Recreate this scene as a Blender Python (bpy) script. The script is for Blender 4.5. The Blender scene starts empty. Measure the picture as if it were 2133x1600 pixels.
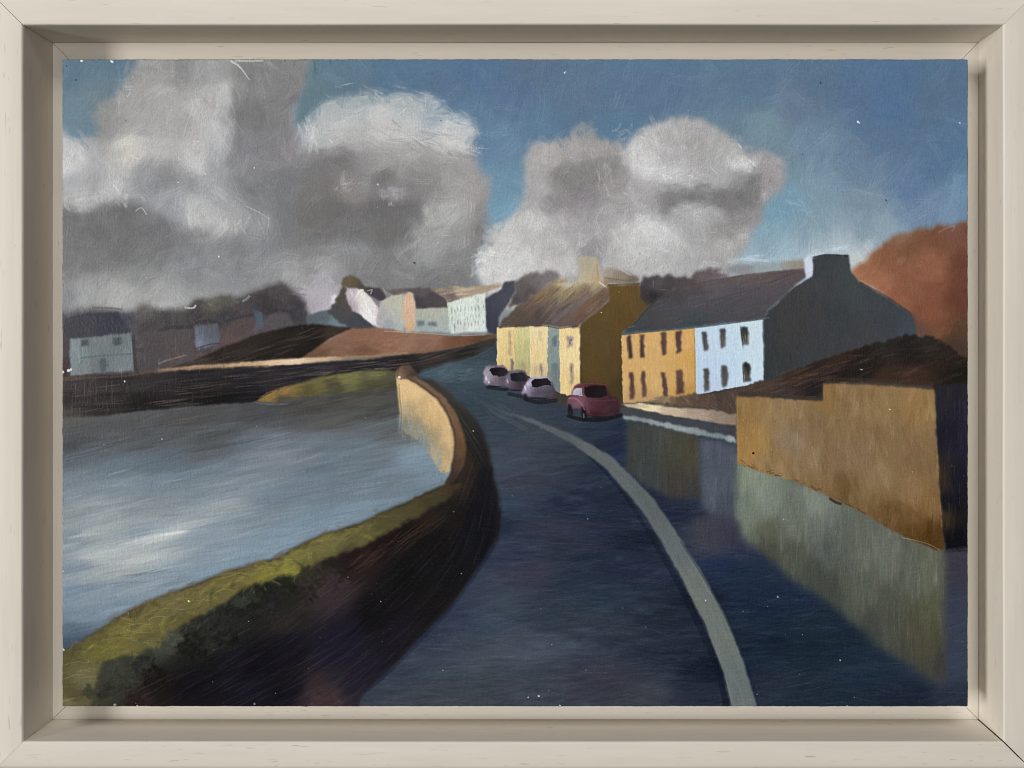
# A small oil painting of a riverside road, floated in a pale limed-wood tray frame.
import bpy, math
import numpy as np
from mathutils import Matrix, Vector
# ------------------------------------------------------------------ oil paint engine
# The painting is laid down stroke by stroke in numpy: pigment colour + paint relief.
PX0, PY0, PX1, PY1 = 128.0, 122.0, 2019.0, 1474.0     # picture units of the panel face
STEP = 1.25
NX = int((PX1-PX0)/STEP)+1
NY = int((PY1-PY0)/STEP)+1
R_ = math.radians
rng = np.random.default_rng(11)
gx = PX0 + np.arange(NX)*STEP
gy = PY0 + np.arange(NY)*STEP
GX, GY = np.meshgrid(gx, gy)
GX = GX.astype(np.float32); GY = GY.astype(np.float32)
BUF = np.zeros((NY, NX, 3), np.float32)+np.array([.25, .215, .19], np.float32)     # toned ground
HGT = np.zeros((NY, NX), np.float32)
LAB = np.zeros((NY, NX), np.int32)
PARTS = {}            # id -> (name, parent id, label)

def hexc(h):
    return np.array([int(h[i:i+2], 16) for i in (0, 2, 4)], np.float32)/255.0

def P(s):
    """'x,y x,y ...' -> list of points"""
    return [tuple(float(v) for v in t.split(',')) for t in s.split()]

def C(s):
    """'x,y,hex ...' -> positions, colours"""
    xy = []; col = []
    for t in s.split():
        a, b, h = t.split(',')
        xy.append((float(a), float(b))); col.append(hexc(h))
    return np.array(xy, np.float32), np.array(col, np.float32)

def box1(a, r, axis):
    if r < 1: return a
    pad = [(0, 0)]*a.ndim; pad[axis] = (r+1, r)
    c = np.cumsum(np.pad(a, pad, mode='edge'), axis=axis, dtype=np.float64)
    n = a.shape[axis]
    hi = np.take(c, np.arange(2*r+1, 2*r+1+n), axis=axis)
    lo = np.take(c, np.arange(0, n), axis=axis)
    return ((hi-lo)/(2*r+1)).astype(np.float32)

def blur(a, sig):
    """gaussian-like blur, sigma in picture units"""
    s = sig/STEP
    if s < 0.35: return a
    r = max(1, int(round(math.sqrt(s*s*12/3+1)/2-0.5)))
    for _ in range(3):
        a = box1(box1(a, r, 0), r, 1)
    return a

def resize(a, ny, nx):
    h, w = a.shape[:2]
    y = np.linspace(0, h-1, ny); x = np.linspace(0, w-1, nx)
    y0 = np.clip(y.astype(int), 0, max(h-2, 0)); x0 = np.clip(x.astype(int), 0, max(w-2, 0))
    fy = (y-y0); fx = (x-x0)
    fy = fy*fy*(3-2*fy); fx = fx*fx*(3-2*fx)
    if a.ndim == 3:
        fy = fy[:, None, None]; fx = fx[None, :, None]
    else:
        fy = fy[:, None]; fx = fx[None, :]
    y1 = np.minimum(y0+1, h-1); x1 = np.minimum(x0+1, w-1)
    t = a[y0][:, x0]*(1-fx)+a[y0][:, x1]*fx
    b = a[y1][:, x0]*(1-fx)+a[y1][:, x1]*fx
    return (t*(1-fy)+b*fy).astype(np.float32)

def noise(sx, sy=None, oct=3):
    """smooth noise in about -1..1 with feature size sx, sy (picture units)"""
    sy = sy or sx
    out = np.zeros((NY, NX), np.float32); amp = 1.0; tot = 0
    for o in range(oct):
        h = max(2, int((PY1-PY0)/sy*2**o)+2); w = max(2, int((PX1-PX0)/sx*2**o)+2)
        h = min(h, NY); w = min(w, NX)
        out += amp*resize(rng.uniform(-1, 1, (h, w)).astype(np.float32), NY, NX)
        tot += amp; amp *= 0.5
    return out/tot*1.6

WARPX = noise(34); WARPY = noise(34)
FINEX = noise(7, oct=2); FINEY = noise(7, oct=2)
SWIRL = noise(190, 130, 2)

def smooth_poly(p, n=6, closed=True):
    p = np.array(p, float); m = len(p); out = []
    rngi = range(m) if closed else range(m-1)
    for i in rngi:
        if closed: a, b, c, d = p[i-1], p[i], p[(i+1) % m], p[(i+2) % m]
        else: a, b, c, d = p[max(i-1, 0)], p[i], p[i+1], p[min(i+2, m-1)]
        for k in range(n):
            t = k/n
            out.append(0.5*((2*b)+(-a+c)*t+(2*a-5*b+4*c-d)*t*t+(-a+3*b-3*c+d)*t**3))
    if not closed: out.append(p[-1])
    return [tuple(q) for q in out]

def window_of(poly, m):
    xs = [q[0] for q in poly]; ys = [q[1] for q in poly]
    x0 = int(max(0, (min(xs)-m-PX0)//STEP)); x1 = int(min(NX, (max(xs)+m-PX0)//STEP+2))
    y0 = int(max(0, (min(ys)-m-PY0)//STEP)); y1 = int(min(NY, (max(ys)+m-PY0)//STEP+2))
    return y0, y1, x0, x1

def inside(poly, X, Y):
    r = np.zeros(X.shape, bool); n = len(poly)
    for i in range(n):
        x0, y0 = poly[i]; x1, y1 = poly[(i+1) % n]
        if y0 == y1: continue
        c = ((Y < y0) != (Y < y1))
        r ^= c & (X < (x1-x0)*(Y-y0)/(y1-y0)+x0)
    return r

def mask_of(poly, feather=1.5, warp=2.0, fine=1.0):
    """soft mask (full canvas) of a polygon with a hand-painted edge"""
    m = np.zeros((NY, NX), np.float32)
    y0, y1, x0, x1 = window_of(poly, feather*3+warp*2+6)
    if y1 <= y0 or x1 <= x0: return m
    sl = (slice(y0, y1), slice(x0, x1))
    X = GX[sl]+WARPX[sl]*warp+FINEX[sl]*fine; Y = GY[sl]+WARPY[sl]*warp+FINEY[sl]*fine
    a = np.zeros(X.shape, np.float32)
    for dx, dy in ((-.25, -.25), (.25, -.25), (-.25, .25), (.25, .25)):
        a += inside(poly, X+dx*STEP, Y+dy*STEP)
    a /= 4
    if feather > 0.5: a = blur(a, feather)
    m[sl] = a
    return m

FB = np.zeros((NY, NX, 3), np.float32)
def field(spec, sl=None, power=2.0, eps=10.0, aniso=None):
    """colour field from hand-placed colour notes, written into FB over a window"""
    xy, col = C(spec)
    sl = sl or (slice(0, NY), slice(0, NX))
    if len(xy) == 1:
        FB[sl] = col[0]; return FB
    ny = sl[0].stop-sl[0].start; nx = sl[1].stop-sl[1].start
    st = 5
    h = ny//st+2; w = nx//st+2
    Y, X = np.meshgrid(np.linspace(gy[sl[0].start], gy[sl[0].stop-1], h), np.linspace(gx[sl[1].start], gx[sl[1].stop-1], w), indexing='ij')
    num = np.zeros((h, w, 3)); den = np.zeros((h, w, 1))
    for (x, y), c in zip(xy, col):
        if aniso:
            ca, sa = math.cos(R_(aniso[0])), math.sin(R_(aniso[0]))
            du = ((X-x)*ca+(Y-y)*sa)*aniso[1]; dv = -(X-x)*sa+(Y-y)*ca
            d2 = du*du+dv*dv+eps*eps
        else: d2 = (X-x)**2+(Y-y)**2+eps*eps
        wgt = (1.0/d2**power)[..., None]*1e6
        num += wgt*c; den += wgt
    FB[sl] = resize((num/den).astype(np.float32), ny, nx)
    return FB

BANK = []
for k in range(48):
    b = rng.uniform(0, 1, 96)
    for _ in range(rng.integers(1, 4)): b = (np.roll(b, 1)+b*1.5+np.roll(b, -1))/3.5
    b = (b-b.min())/(b.max()-b.min())
    BANK.append(b.astype(np.float32))

def stroke(cx, cy, ang, L, W, col, op=0.6, mask=None, thick=0.0, curv=0.0, lum=0.05, dry=0.35):
    ca, sa = math.cos(ang), math.sin(ang)
    ex = abs(ca)*L/2+abs(sa)*W+abs(curv)*L*L/4+2; ey = abs(sa)*L/2+abs(ca)*W+abs(curv)*L*L/4+2
    x0 = int(max(0, (cx-ex-PX0)//STEP)); x1 = int(min(NX, (cx+ex-PX0)//STEP+2))
    y0 = int(max(0, (cy-ey-PY0)//STEP)); y1 = int(min(NY, (cy+ey-PY0)//STEP+2))
    if x1-x0 < 1 or y1-y0 < 1: return
    dx = gx[x0:x1][None, :]-cx; dy = gy[y0:y1][:, None]-cy
    u = dx*ca+dy*sa; v = -dx*sa+dy*ca
    v = v-curv*u*u
    q = v/W+0.5
    bk = BANK[rng.integers(0, 48)]
    br = bk[np.clip((q*95).astype(int), 0, 95)]
    t = np.abs(u)/(L/2)
    a = np.clip((0.5-np.abs(q-0.5))*W/STEP+0.3, 0, 1)*np.clip((1-t)*2.2-(1-br)*0.7, 0, 1)
    a = a*(1-dry+dry*br)*op
    if mask is not None: a = a*mask[y0:y1, x0:x1]
    a3 = a[..., None]
    tgt = col[None, None, :]+((br-0.5)*lum)[..., None]
    reg = BUF[y0:y1, x0:x1]
    reg += (tgt-reg)*a3
    if thick:
        HGT[y0:y1, x0:x1] += a*(br-0.45)*thick

def brush(mask, base, L=(40, 80), W=(6, 14), ang=0.0, spread=0.25, cov=2.0, op=0.5, lum=0.05, jit=0.02,
          thick=1.0, curv=0.0, dry=0.4, maxn=9000, chroma=0.008, shade=None):
    """cover a masked region with strokes that carry the colour notes of base"""
    idx = np.flatnonzero(mask > 0.45)
    if len(idx) == 0: return
    area = len(idx)*STEP*STEP
    n = int(min(maxn, max(3, cov*area/((L[0]+L[1])/2*(W[0]+W[1])/2))))
    pick = idx[rng.integers(0, len(idx), n)]
    for p in pick:
        j, i = divmod(int(p), NX)
        x, y = gx[i], gy[j]
        A = ang(x, y, j, i) if callable(ang) else ang
        A += rng.normal(0, spread)
        col = base[j, i]+rng.normal(0, jit)+rng.normal(0, chroma, 3).astype(np.float32)
        if shade is not None and rng.random() < shade[0]: col = col+rng.uniform(shade[1], shade[2])
        stroke(x, y, A, rng.uniform(*L), rng.uniform(*W), col.astype(np.float32), op*rng.uniform(.6, 1.2), mask, thick,
               rng.normal(0, 1)*curv, lum, dry)

def region(name, poly, notes, label=None, parent=0, feather=1.5, warp=2.0, fine=1.0, smooth=False, fill=1.0,
           power=2.0, eps=10.0, part=True, lift=0.0, aniso=None, **br):
    if isinstance(poly, str): poly = P(poly)
    if smooth: poly = smooth_poly(poly)
    if isinstance(poly, np.ndarray):
        m = poly; sl = (slice(0, NY), slice(0, NX))
    else:
        m = mask_of(poly, feather, warp, fine)
        y0, y1, x0, x1 = window_of(poly, feather*3+warp*2+8)
        sl = (slice(y0, y1), slice(x0, x1))
    f = field(notes, sl, power, eps, aniso)
    BUF[sl] += (f[sl]-BUF[sl])*(m[sl]*fill)[..., None]
    if lift: HGT[sl] += m[sl]*lift
    pid = None
    if part:
        pid = len(PARTS)+1
        PARTS[pid] = (name, parent, label)
        LAB[m > 0.5] = pid
    if br: brush(m, f, **br)
    return pid, m, f

def line(pts, width, col, op=0.8, mask=None, smooth=True, thick=0.22, seg=None, lum=0.04, dry=0.3, wob=0.0):
    """a drawn brush line; width a number or a list per point"""
    p = [q[:2] for q in pts]
    w = width if isinstance(width, (list, tuple)) else [width]*len(p)
    col = hexc(col) if isinstance(col, str) else col
    if smooth and len(p) > 2:
        P2 = smooth_poly([(a[0], a[1]) for a in p], 5, False)
        W2 = np.interp(np.linspace(0, len(p)-1, len(P2)), range(len(p)), w)
    else: P2, W2 = p, w
    for k in range(len(P2)-1):
        (xa, ya), (xb, yb) = P2[k], P2[k+1]
        d = math.hypot(xb-xa, yb-ya)
        if d < .2: continue
        ww = (W2[k]+W2[k+1])/2
        stroke((xa+xb)/2+rng.normal(0, wob), (ya+yb)/2+rng.normal(0, wob), math.atan2(yb-ya, xb-xa), d*1.5+ww*.6, ww, col+rng.normal(0, .008), op, mask, thick, 0, lum, dry)

def ribbon(pts):
    """closed polygon from (x, y, width) centre line"""
    p = np.array(pts, float)
    d = np.gradient(p[:, :2], axis=0); d /= np.linalg.norm(d, axis=1)[:, None]
    nrm = np.stack([-d[:, 1], d[:, 0]], 1)*p[:, 2:3]/2
    return [tuple(q) for q in p[:, :2]+nrm]+[tuple(q) for q in (p[:, :2]-nrm)[::-1]]

def dot(x, y, r, col, op=1.0, h=0.6):
    col = hexc(col)
    x0 = int(max(0, (x-r*2-PX0)//STEP)); x1 = int(min(NX, (x+r*2-PX0)//STEP+2))
    y0 = int(max(0, (y-r*2-PY0)//STEP)); y1 = int(min(NY, (y+r*2-PY0)//STEP+2))
    if x1 <= x0 or y1 <= y0: return
    d = np.hypot(gx[x0:x1][None, :]-x, gy[y0:y1][:, None]-y)
    a = np.clip((r-d)/STEP+.5, 0, 1)*op
    BUF[y0:y1, x0:x1] += (col-BUF[y0:y1, x0:x1])*a[..., None]
    HGT[y0:y1, x0:x1] += a*h

def lift(notes, k, add=(0, 0, 0)):
    out = []
    for t in notes.split():
        a, b, h = t.split(','); c = np.clip(hexc(h)*np.array(k)+np.array(add), 0, 1)
        out.append('%s,%s,%02x%02x%02x' % (a, b, *(int(round(v*255)) for v in c)))
    return ' '.join(out)
# calibration of pigments and light
LIGHT, LIFT, RELIEF = (0.905, 0.89, 0.85), 0.003, 0.00018
KEY_LOC, KEY_SIZE, KEY_W = (-2.30, -1.36, 1.50), (0.45, 1.1), 50.5
TOP_LOC, TOP_SIZE, TOP_W = (-0.10, -1.00, 2.75), (0.9, 0.5), 9.6
FILL_LOC, FILL_SIZE, FILL_W = (0.22, -2.0, 1.42), (0.9, 0.8), 11.8
AMBIENT = 0.055
R_ = math.radians
def slope(deg): return R_(deg)
# ------------------------------------------------------------------ the picture, back to front
# --- sky
sky_notes = ("140,140,5f7f95 230,140,5a7a90 230,170,6a8696 170,240,6c8a9b 150,280,6f8ea0 210,215,74888f 700,150,5b7f96 800,140,557a99 "
 "660,180,64828f 680,215,62838f 740,180,5f7d90 900,200,56779a 850,165,55799a 1000,150,50749a 1080,200,5878a0 1060,330,668cab 1040,400,6b98b2 1050,440,6fa0bb 980,250,5e82a2 1020,290,6389ab "
 "1100,160,56718f 1200,200,5a7896 1300,200,57799a 1400,170,57789a 1500,200,587b98 1580,180,557797 1200,270,56799a 1280,290,5580a0 1120,260,5a80a2 1500,270,64849a 1600,260,7292a2 "
 "1600,330,6f8b99 1700,300,6a8ba2 1700,160,52728f 1650,220,627a97 1800,200,4f7095 1850,200,4c7099 1845,215,4b6e9b 1850,300,547699 1950,200,50718f 1950,350,51759b 2000,300,53789d 1900,400,5b7fa8 "
 "1800,350,6784a2 1800,420,7490a4 1700,420,769aac 1640,430,6f9cb3 1600,450,72a0b6 1700,480,809faf 1600,520,7ea0b0 1800,480,7f99ac 1900,440,6c8bab 1960,430,7394b2 2000,400,668cae "
 "1850,480,8aa4b0 1750,520,a3b7c1 1700,530,a9bcc6 1620,545,a9c4d2 1790,540,c4c7c5 1560,540,93b3c6 1560,580,97a5aa 1600,580,9aa9ae 1300,600,8c8f93 1100,600,8c8f93 600,600,909194 300,600,909194")
SKY = P("120,112 2030,112 2030,760 120,760")
pid, m, f = region('painted_sky', SKY, sky_notes, 'blue painted sky with visible brushwork', feather=0, warp=0, fine=0, eps=30,
   L=(50, 110), W=(10, 26), ang=lambda x, y, j, i: SWIRL[j, i]*1.3-0.6, spread=0.5, cov=2.6, op=0.45, lum=0.07, jit=0.02, thick=0.9, curv=0.002, dry=0.65)
brush(m, f, L=(30, 80), W=(2, 5), ang=lambda x, y, j, i: SWIRL[j, i]*1.3-0.9, spread=0.35, cov=0.35, op=0.3, lum=0.08, jit=0.03, thick=1.3, dry=0.65, maxn=2600)
for k in range(150):
    x = rng.uniform(660, 2010); y = rng.uniform(130, 540)
    j = int((y-PY0)/STEP); i = int((x-PX0)/STEP)
    stroke(x, y, R_(rng.choice([-62, -40, 35, 20]))+rng.normal(0, .3), rng.uniform(40, 110), rng.uniform(10, 28), BUF[j, i]+rng.choice([.035, .05, -.02])*np.array([1.1, 1, .85], np.float32), .38, None, 1.6, rng.normal(0, .003), .13, .8)
# --- left cloud bank
CL1 = P("110,300 150,292 180,288 205,262 204,232 232,205 250,182 272,158 290,122 290,100 645,100 640,130 632,165 622,195 618,240 632,262 648,240 662,228 690,212 710,206 730,200 770,194 830,192 880,200 915,214 945,232 975,250 990,268 984,285 975,300 "
 "990,330 1006,350 1020,378 1022,400 1014,430 1018,470 1014,500 1000,528 992,560 1000,600 1000,640 110,680")
cl1_notes = ("300,160,9d9a97 380,150,8f8d8c 430,150,a0a09f 470,140,9c9b9a 520,150,868583 560,180,8a8988 600,200,838180 300,220,a19f9c 340,200,adaaa5 420,220,b7b5b1 470,200,b9b8b5 220,260,9c9a97 "
 "215,265,8a8a88 300,260,a7a5a1 380,260,a9a6a2 440,270,b9b8b6 470,290,b4b6b6 500,250,8d8c8b 530,250,7f7d7c 590,250,838282 560,300,878588 600,320,8f8b8d 500,310,8a8a90 270,310,c9c6ba 260,325,c4c1b6 330,310,b5b3b0 "
 "400,320,bcbab7 410,345,c2c1be 150,320,bcbab8 140,345,c8c8c9 160,318,c6c6c4 200,320,aba9a9 200,380,a2a2a3 150,380,aeafb0 300,370,9a9b9d 350,370,8c8c8d 400,375,949597 320,390,898a8f 450,360,9c9fa0 450,400,a1a3a5 "
 "550,360,838485 600,380,7e7f80 550,420,888a8c 590,430,7f8285 500,380,858586 230,390,bcbcbb 240,410,b8b8b8 170,420,b4b4b2 140,415,a9a8a5 190,430,b6b6b3 400,430,b3b4b2 420,450,bbbbb7 360,430,9b9ca0 330,420,a3a4a6 "
 "310,450,8c8d8f 135,450,777674 200,450,747372 250,440,70706f 300,480,737374 180,500,767675 260,520,787876 340,480,7a7a7b 450,470,b2b2b0 480,460,a6a6a5 550,470,979899 560,500,858789 600,480,7c7d7f 450,520,8b8b8d "
 "400,530,858588 500,520,858688 140,550,828282 200,560,8b8c89 300,560,8b8c8b 400,580,8a8b8d 500,560,8b8c8f 560,580,929394 600,580,a2a2a0 180,610,a3a4a2 250,620,a9aaa6 330,610,a0a19e 400,610,9c9d9b 350,630,a8a9a6 "
 "140,620,8c8c8e 480,620,949596 640,250,9ca6ad 650,270,b5b9b7 640,290,bfc0be 680,250,b4b8b5 720,220,aab2b3 760,205,98a6ab 800,200,8fa0a6 850,210,9aa7ab 790,240,c3c2bf 850,240,b8bbba 900,240,92a5b4 950,250,9fadb5 "
 "930,280,c6c6c4 960,280,b9bcbc 960,300,c3c2be 850,275,bcbab6 800,280,bab8b4 730,270,b5b7b4 700,290,b2b1ad 760,300,aaa8a5 850,310,aca9a5 920,320,a5a2a0 700,310,949091 650,320,8a8787 640,360,838180 680,340,7f7c7b "
 "720,330,7d7a78 760,330,949292 800,330,a09e9b 850,350,979492 900,350,95928f 960,340,9c9896 980,340,a29f9e 990,370,9b9794 1010,390,a09895 960,400,a19e9c 900,400,8e8c8a 850,400,83817f 800,370,7f7c7a 720,370,8a8585 "
 "730,400,908a87 690,400,78756f 650,400,7d7b7a 820,410,9b979a 850,430,767474 800,430,6e6c6b 700,430,716e6c 640,450,75726f 930,440,aaa9a7 970,430,a5a3a1 1000,440,8f8c8a 900,450,a7a6a3 870,480,a3a2a0 950,470,9a9997 "
 "1000,480,878482 620,480,7f7d7b 700,480,777473 800,490,757371 850,500,7b7978 650,520,848483 720,520,8b8c8c 750,510,8f9294 850,520,8a8989 900,500,959492 950,490,9b9a98 880,520,a0a09f 950,540,8e8d8d 990,530,868482 "
 "650,560,8b8b8b 750,550,858585 850,560,858585 950,570,828181 1000,560,8c8a88 620,580,a0a09e 670,560,a8a6a7 680,590,a9a5a8 660,620,b3adb4 680,640,bbb0bb 700,600,959396 750,590,7f7e7f 800,590,7f7f7f 900,590,7d7c7d 960,590,817f7d "
 "615,245,9aa1a8 625,275,9198a2 612,290,8f919a")
def isophote(notes, eps):
    g = blur(field(notes, None, 2.0, eps).mean(-1), 16)
    dy, dx = np.gradient(g)
    return np.arctan2(dy, dx)+math.pi/2
ISO = isophote(cl1_notes, 15)
cang = lambda x, y, j, i: ISO[j, i]+SWIRL[j, i]*.35
pid, m, f = region('painted_cloud', CL1, cl1_notes, 'large grey cloud bank covering the left half of the sky', feather=7, warp=7, fine=5, smooth=True, eps=15,
   L=(40, 90), W=(10, 24), ang=cang, spread=0.5, cov=2.8, op=0.45, lum=0.09, jit=0.030, chroma=.004, thick=1.0, curv=0.006, dry=0.7)
brush(m, f, L=(28, 74), W=(8, 22), ang=cang, spread=0.35, cov=1.5, op=0.42, lum=0.17, jit=0.03, chroma=.004, thick=1.9, curv=0.005, dry=0.8, maxn=6000, shade=(.10, .03, .08))
M_CL1 = m
# harder inner edges of the cloud bank
def inner(q, notes, fe=7, warp=9, n=2.2, sp=.4):
    mm = mask_of(smooth_poly(P(q)), fe, warp, 5)*M_CL1
    y0, y1, x0, x1 = window_of(P(q), 40); sl = (slice(y0, y1), slice(x0, x1))
    ff = field(notes, sl, 2.0, 14)
    BUF[sl] += (ff[sl]-BUF[sl])*(mm[sl]*.5)[..., None]
    brush(mm, ff, L=(30, 80), W=(6, 18), ang=cang, spread=sp, cov=n, op=.45, lum=.09, jit=.03, chroma=.003, thick=1.1, curv=.006, dry=.7)
inner("110,444 150,436 168,440 192,433 215,424 250,420 275,426 290,438 306,446 330,444 345,456 352,474 380,478 410,474 440,478 452,486 420,500 380,520 340,545 280,560 200,560 110,560", "150,460,737271 200,450,70706f 260,440,6d6d6c 240,500,707070 330,470,747475 180,530,787877 300,540,7b7b7b 400,500,7c7c7d")
inner("492,122 640,110 640,150 625,190 616,240 620,300 600,340 560,360 520,372 488,360 470,330 478,290 486,250 482,215 490,180", "520,150,848382 560,180,878685 600,160,81807e 530,240,7a7877 590,250,7f7e7e 600,310,8c8889 540,300,828184 510,340,868688 580,340,858385")
inner("500,400 530,380 570,366 620,352 660,330 700,326 740,330 742,350 700,372 690,400 720,420 800,418 850,420 872,440 868,470 850,490 820,505 760,508 700,500 640,505 600,492 575,470 560,440 530,425", "560,400,7d7f81 600,380,7b7c7d 680,345,7d7a79 720,340,7b7876 660,400,777573 700,430,6e6b69 800,435,6a6867 850,450,706e6e 640,450,72706d 800,480,716f6d 600,470,7a7b7d 720,480,737170")
inner("636,262 650,240 664,232 690,214 720,205 770,198 830,196 880,206 930,232 972,258 988,270 980,290 950,305 930,322 890,306 850,294 800,292 760,290 720,296 690,304 660,304 640,290", "650,262,aeb4b4 645,285,bdbfbd 700,225,a9b2b2 700,260,b9bbb8 760,210,9eabae 790,240,c5c4c0 800,275,bfbdb9 850,225,a8b1b2 860,255,bebfbd 900,245,9fadb6 930,285,c8c8c5 960,272,bcc0c0 960,290,c4c3bf 740,285,b5b4b0", 3, 6)
inner("880,500 900,478 930,440 950,425 985,430 990,460 970,480 940,490 915,510 890,525 868,535", "900,480,a5a4a2 940,450,acaba9 975,440,a6a4a2 890,520,a09f9e 940,480,a09f9d", 6)
# --- right cloud
CL2 = P("1098,306 1120,300 1150,294 1178,290 1196,268 1222,262 1238,270 1246,292 1275,300 1296,306 1306,290 1322,276 1350,262 1388,250 1440,248 1490,264 1530,288 1548,312 1592,322 1630,338 1642,352 1634,382 1608,402 1590,425 1578,455 1558,500 1540,524 1525,560 "
 "1500,600 1300,640 1060,640 1010,600 996,560 996,540 1012,512 1020,480 1048,460 1078,440 1090,400 1092,350")
cl2_notes = ("1110,320,a7a4a1 1110,350,a5a2a0 1150,320,aba7a3 1200,300,a29c9a 1215,275,8b9294 1250,310,9d9997 1180,345,93908f 1220,330,969392 1270,340,8d8a8a 1180,380,85817f 1230,370,87837f 1260,360,9b9894 1265,385,9f9a96 1110,370,a9a7a5 "
 "1140,390,adaba9 1100,420,a7a4a3 1150,420,908c8d 1200,430,918b90 1230,410,938e92 1100,450,bbb9b7 1120,470,c2c0bd 1150,480,b0aeab 1200,470,a5a2a1 1240,440,a19d9d 1270,420,aba7a6 1300,430,a09c9c 1330,400,a6a3a2 1330,330,bcbab9 "
 "1340,345,c8c7c5 1325,310,bdbbb8 1350,310,b6b4b1 1380,300,a9a6a4 1370,280,b2afac 1420,270,a8a4a2 1440,300,a19d9b 1400,330,aaa8a7 1400,360,bebdbb 1420,370,b2b0af 1480,300,a5a3a1 1520,300,a8a8a5 1500,340,b0afad 1550,340,c0bfbd "
 "1560,320,a49f9e 1600,330,a29c9b 1620,360,a19a9b 1500,370,a9a8a8 1540,370,939292 1570,380,7e7c7b 1560,400,838180 1450,400,8b8988 1400,415,838180 1450,415,757372 1500,420,7c7a79 1540,415,797776 1550,440,8b8987 1600,400,a09a99 "
 "1380,430,908d8c 1420,440,9c9b9a 1450,450,a9a9a8 1490,440,9c9a99 1530,460,8b8988 1350,470,c0bfbd 1300,480,b2b0ae 1250,480,a3a1a0 1400,480,b1afae 1450,490,a5a3a2 1500,470,959391 1550,490,a5a09e 1100,500,b6b4b2 1150,510,b3b2af "
 "1180,540,bdbab7 1200,500,ada9a8 1230,510,9f9b9d 1300,500,b6b5b2 1320,520,c1c0be 1350,480,c9c8c6 1380,490,c3c2c0 1400,530,b1b0ae 1450,530,aeacab 1350,550,b4b2b0 1450,560,a9a8a7 1500,520,aaa8a5 1500,550,a19f9d 1100,540,c6c5c3 "
 "1050,540,c4c3c1 1020,550,cac9c6 1030,510,b2b1af 1060,500,c2c1be 1230,520,8f8c8d 1130,560,bdb9b6")
ISO2 = isophote(cl2_notes, 14)
cang2 = lambda x, y, j, i: ISO2[j, i]+SWIRL[j, i]*.4
pid, m, f = region('painted_cloud', CL2, cl2_notes, 'pale billowing cloud above the rooftops', feather=5, warp=6, fine=5, smooth=True, eps=14,
   L=(30, 70), W=(8, 20), ang=cang2, spread=0.7, cov=2.8, op=0.45, lum=0.10, jit=0.034, chroma=.004, thick=1.2, curv=0.008, dry=0.7)
brush(m, f, L=(18, 46), W=(7, 16), ang=cang2, spread=0.55, cov=1.7, op=0.46, lum=0.19, jit=0.034, chroma=.004, thick=2.3, curv=0.006, dry=0.8, maxn=6000, shade=(.16, .04, .10))
M_CL2 = m
def lobe(q, notes, fe=5, warp=6, k=.6):
    mm = mask_of(smooth_poly(P(q)), fe, warp, 6)*M_CL2
    y0, y1, x0, x1 = window_of(P(q), 40); sl = (slice(y0, y1), slice(x0, x1))
    ff = field(notes, sl, 2.0, 12)
    BUF[sl] += (ff[sl]-BUF[sl])*(mm[sl]*k)[..., None]
    brush(mm, ff, L=(16, 46), W=(5, 14), ang=cang2, spread=.5, cov=2.2, op=.45, lum=.16, jit=.03, chroma=.003, thick=2.0, curv=.006, dry=.75)
lobe("1150,352 1200,336 1258,330 1300,345 1312,375 1285,410 1230,432 1180,424 1148,395", "1180,370,868280 1230,370,858180 1200,410,8a8587 1260,350,8b8887 1285,390,969290 1170,400,8d8988")
lobe("1100,330 1118,305 1180,294 1240,300 1290,312 1280,330 1200,335 1140,352 1110,380", "1120,330,aaa6a3 1200,305,a5a09d 1260,315,a09b98 1140,345,a8a4a1")
lobe("1314,335 1318,302 1345,278 1400,260 1450,260 1500,284 1536,314 1552,345 1500,372 1440,386 1380,374 1335,355", "1330,330,c2c1be 1345,345,c9c8c6 1345,300,bab8b5 1400,285,aeaba9 1450,290,a5a2a0 1400,330,aeacab 1400,362,c2c1bf 1440,370,b5b3b1 1500,310,a9a8a6 1545,342,c3c2c0 1500,360,aaa9a8 1470,335,a5a3a1", 4)
lobe("1376,424 1420,404 1480,408 1540,398 1578,380 1572,420 1522,440 1498,428 1452,416 1404,442", "1400,415,7f7d7b 1450,411,747271 1500,418,7a7876 1545,405,767473 1560,390,7b7978", 5)
lobe("1396,446 1418,428 1455,420 1496,432 1506,456 1470,474 1430,472", "1420,440,a9a8a7 1450,445,b3b2b1 1490,445,a4a2a1 1450,465,abaaa8", 4)
lobe("1260,562 1268,520 1294,488 1330,468 1368,464 1402,480 1432,510 1450,545 1442,580 1340,590", "1280,530,b2b1ae 1310,495,bfbebb 1350,474,cdccca 1385,488,c6c5c3 1340,520,bcbbb8 1400,530,b3b2b0 1350,555,b5b4b2 1430,555,abaaa8 1300,560,b0aeac", 4)
lobe("1006,570 1016,530 1050,498 1090,480 1124,492 1130,520 1100,552 1060,580", "1030,550,cbcac7 1060,510,c5c4c1 1100,495,b9b7b5 1090,540,c6c5c2 1050,560,cecdca", 4)
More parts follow.
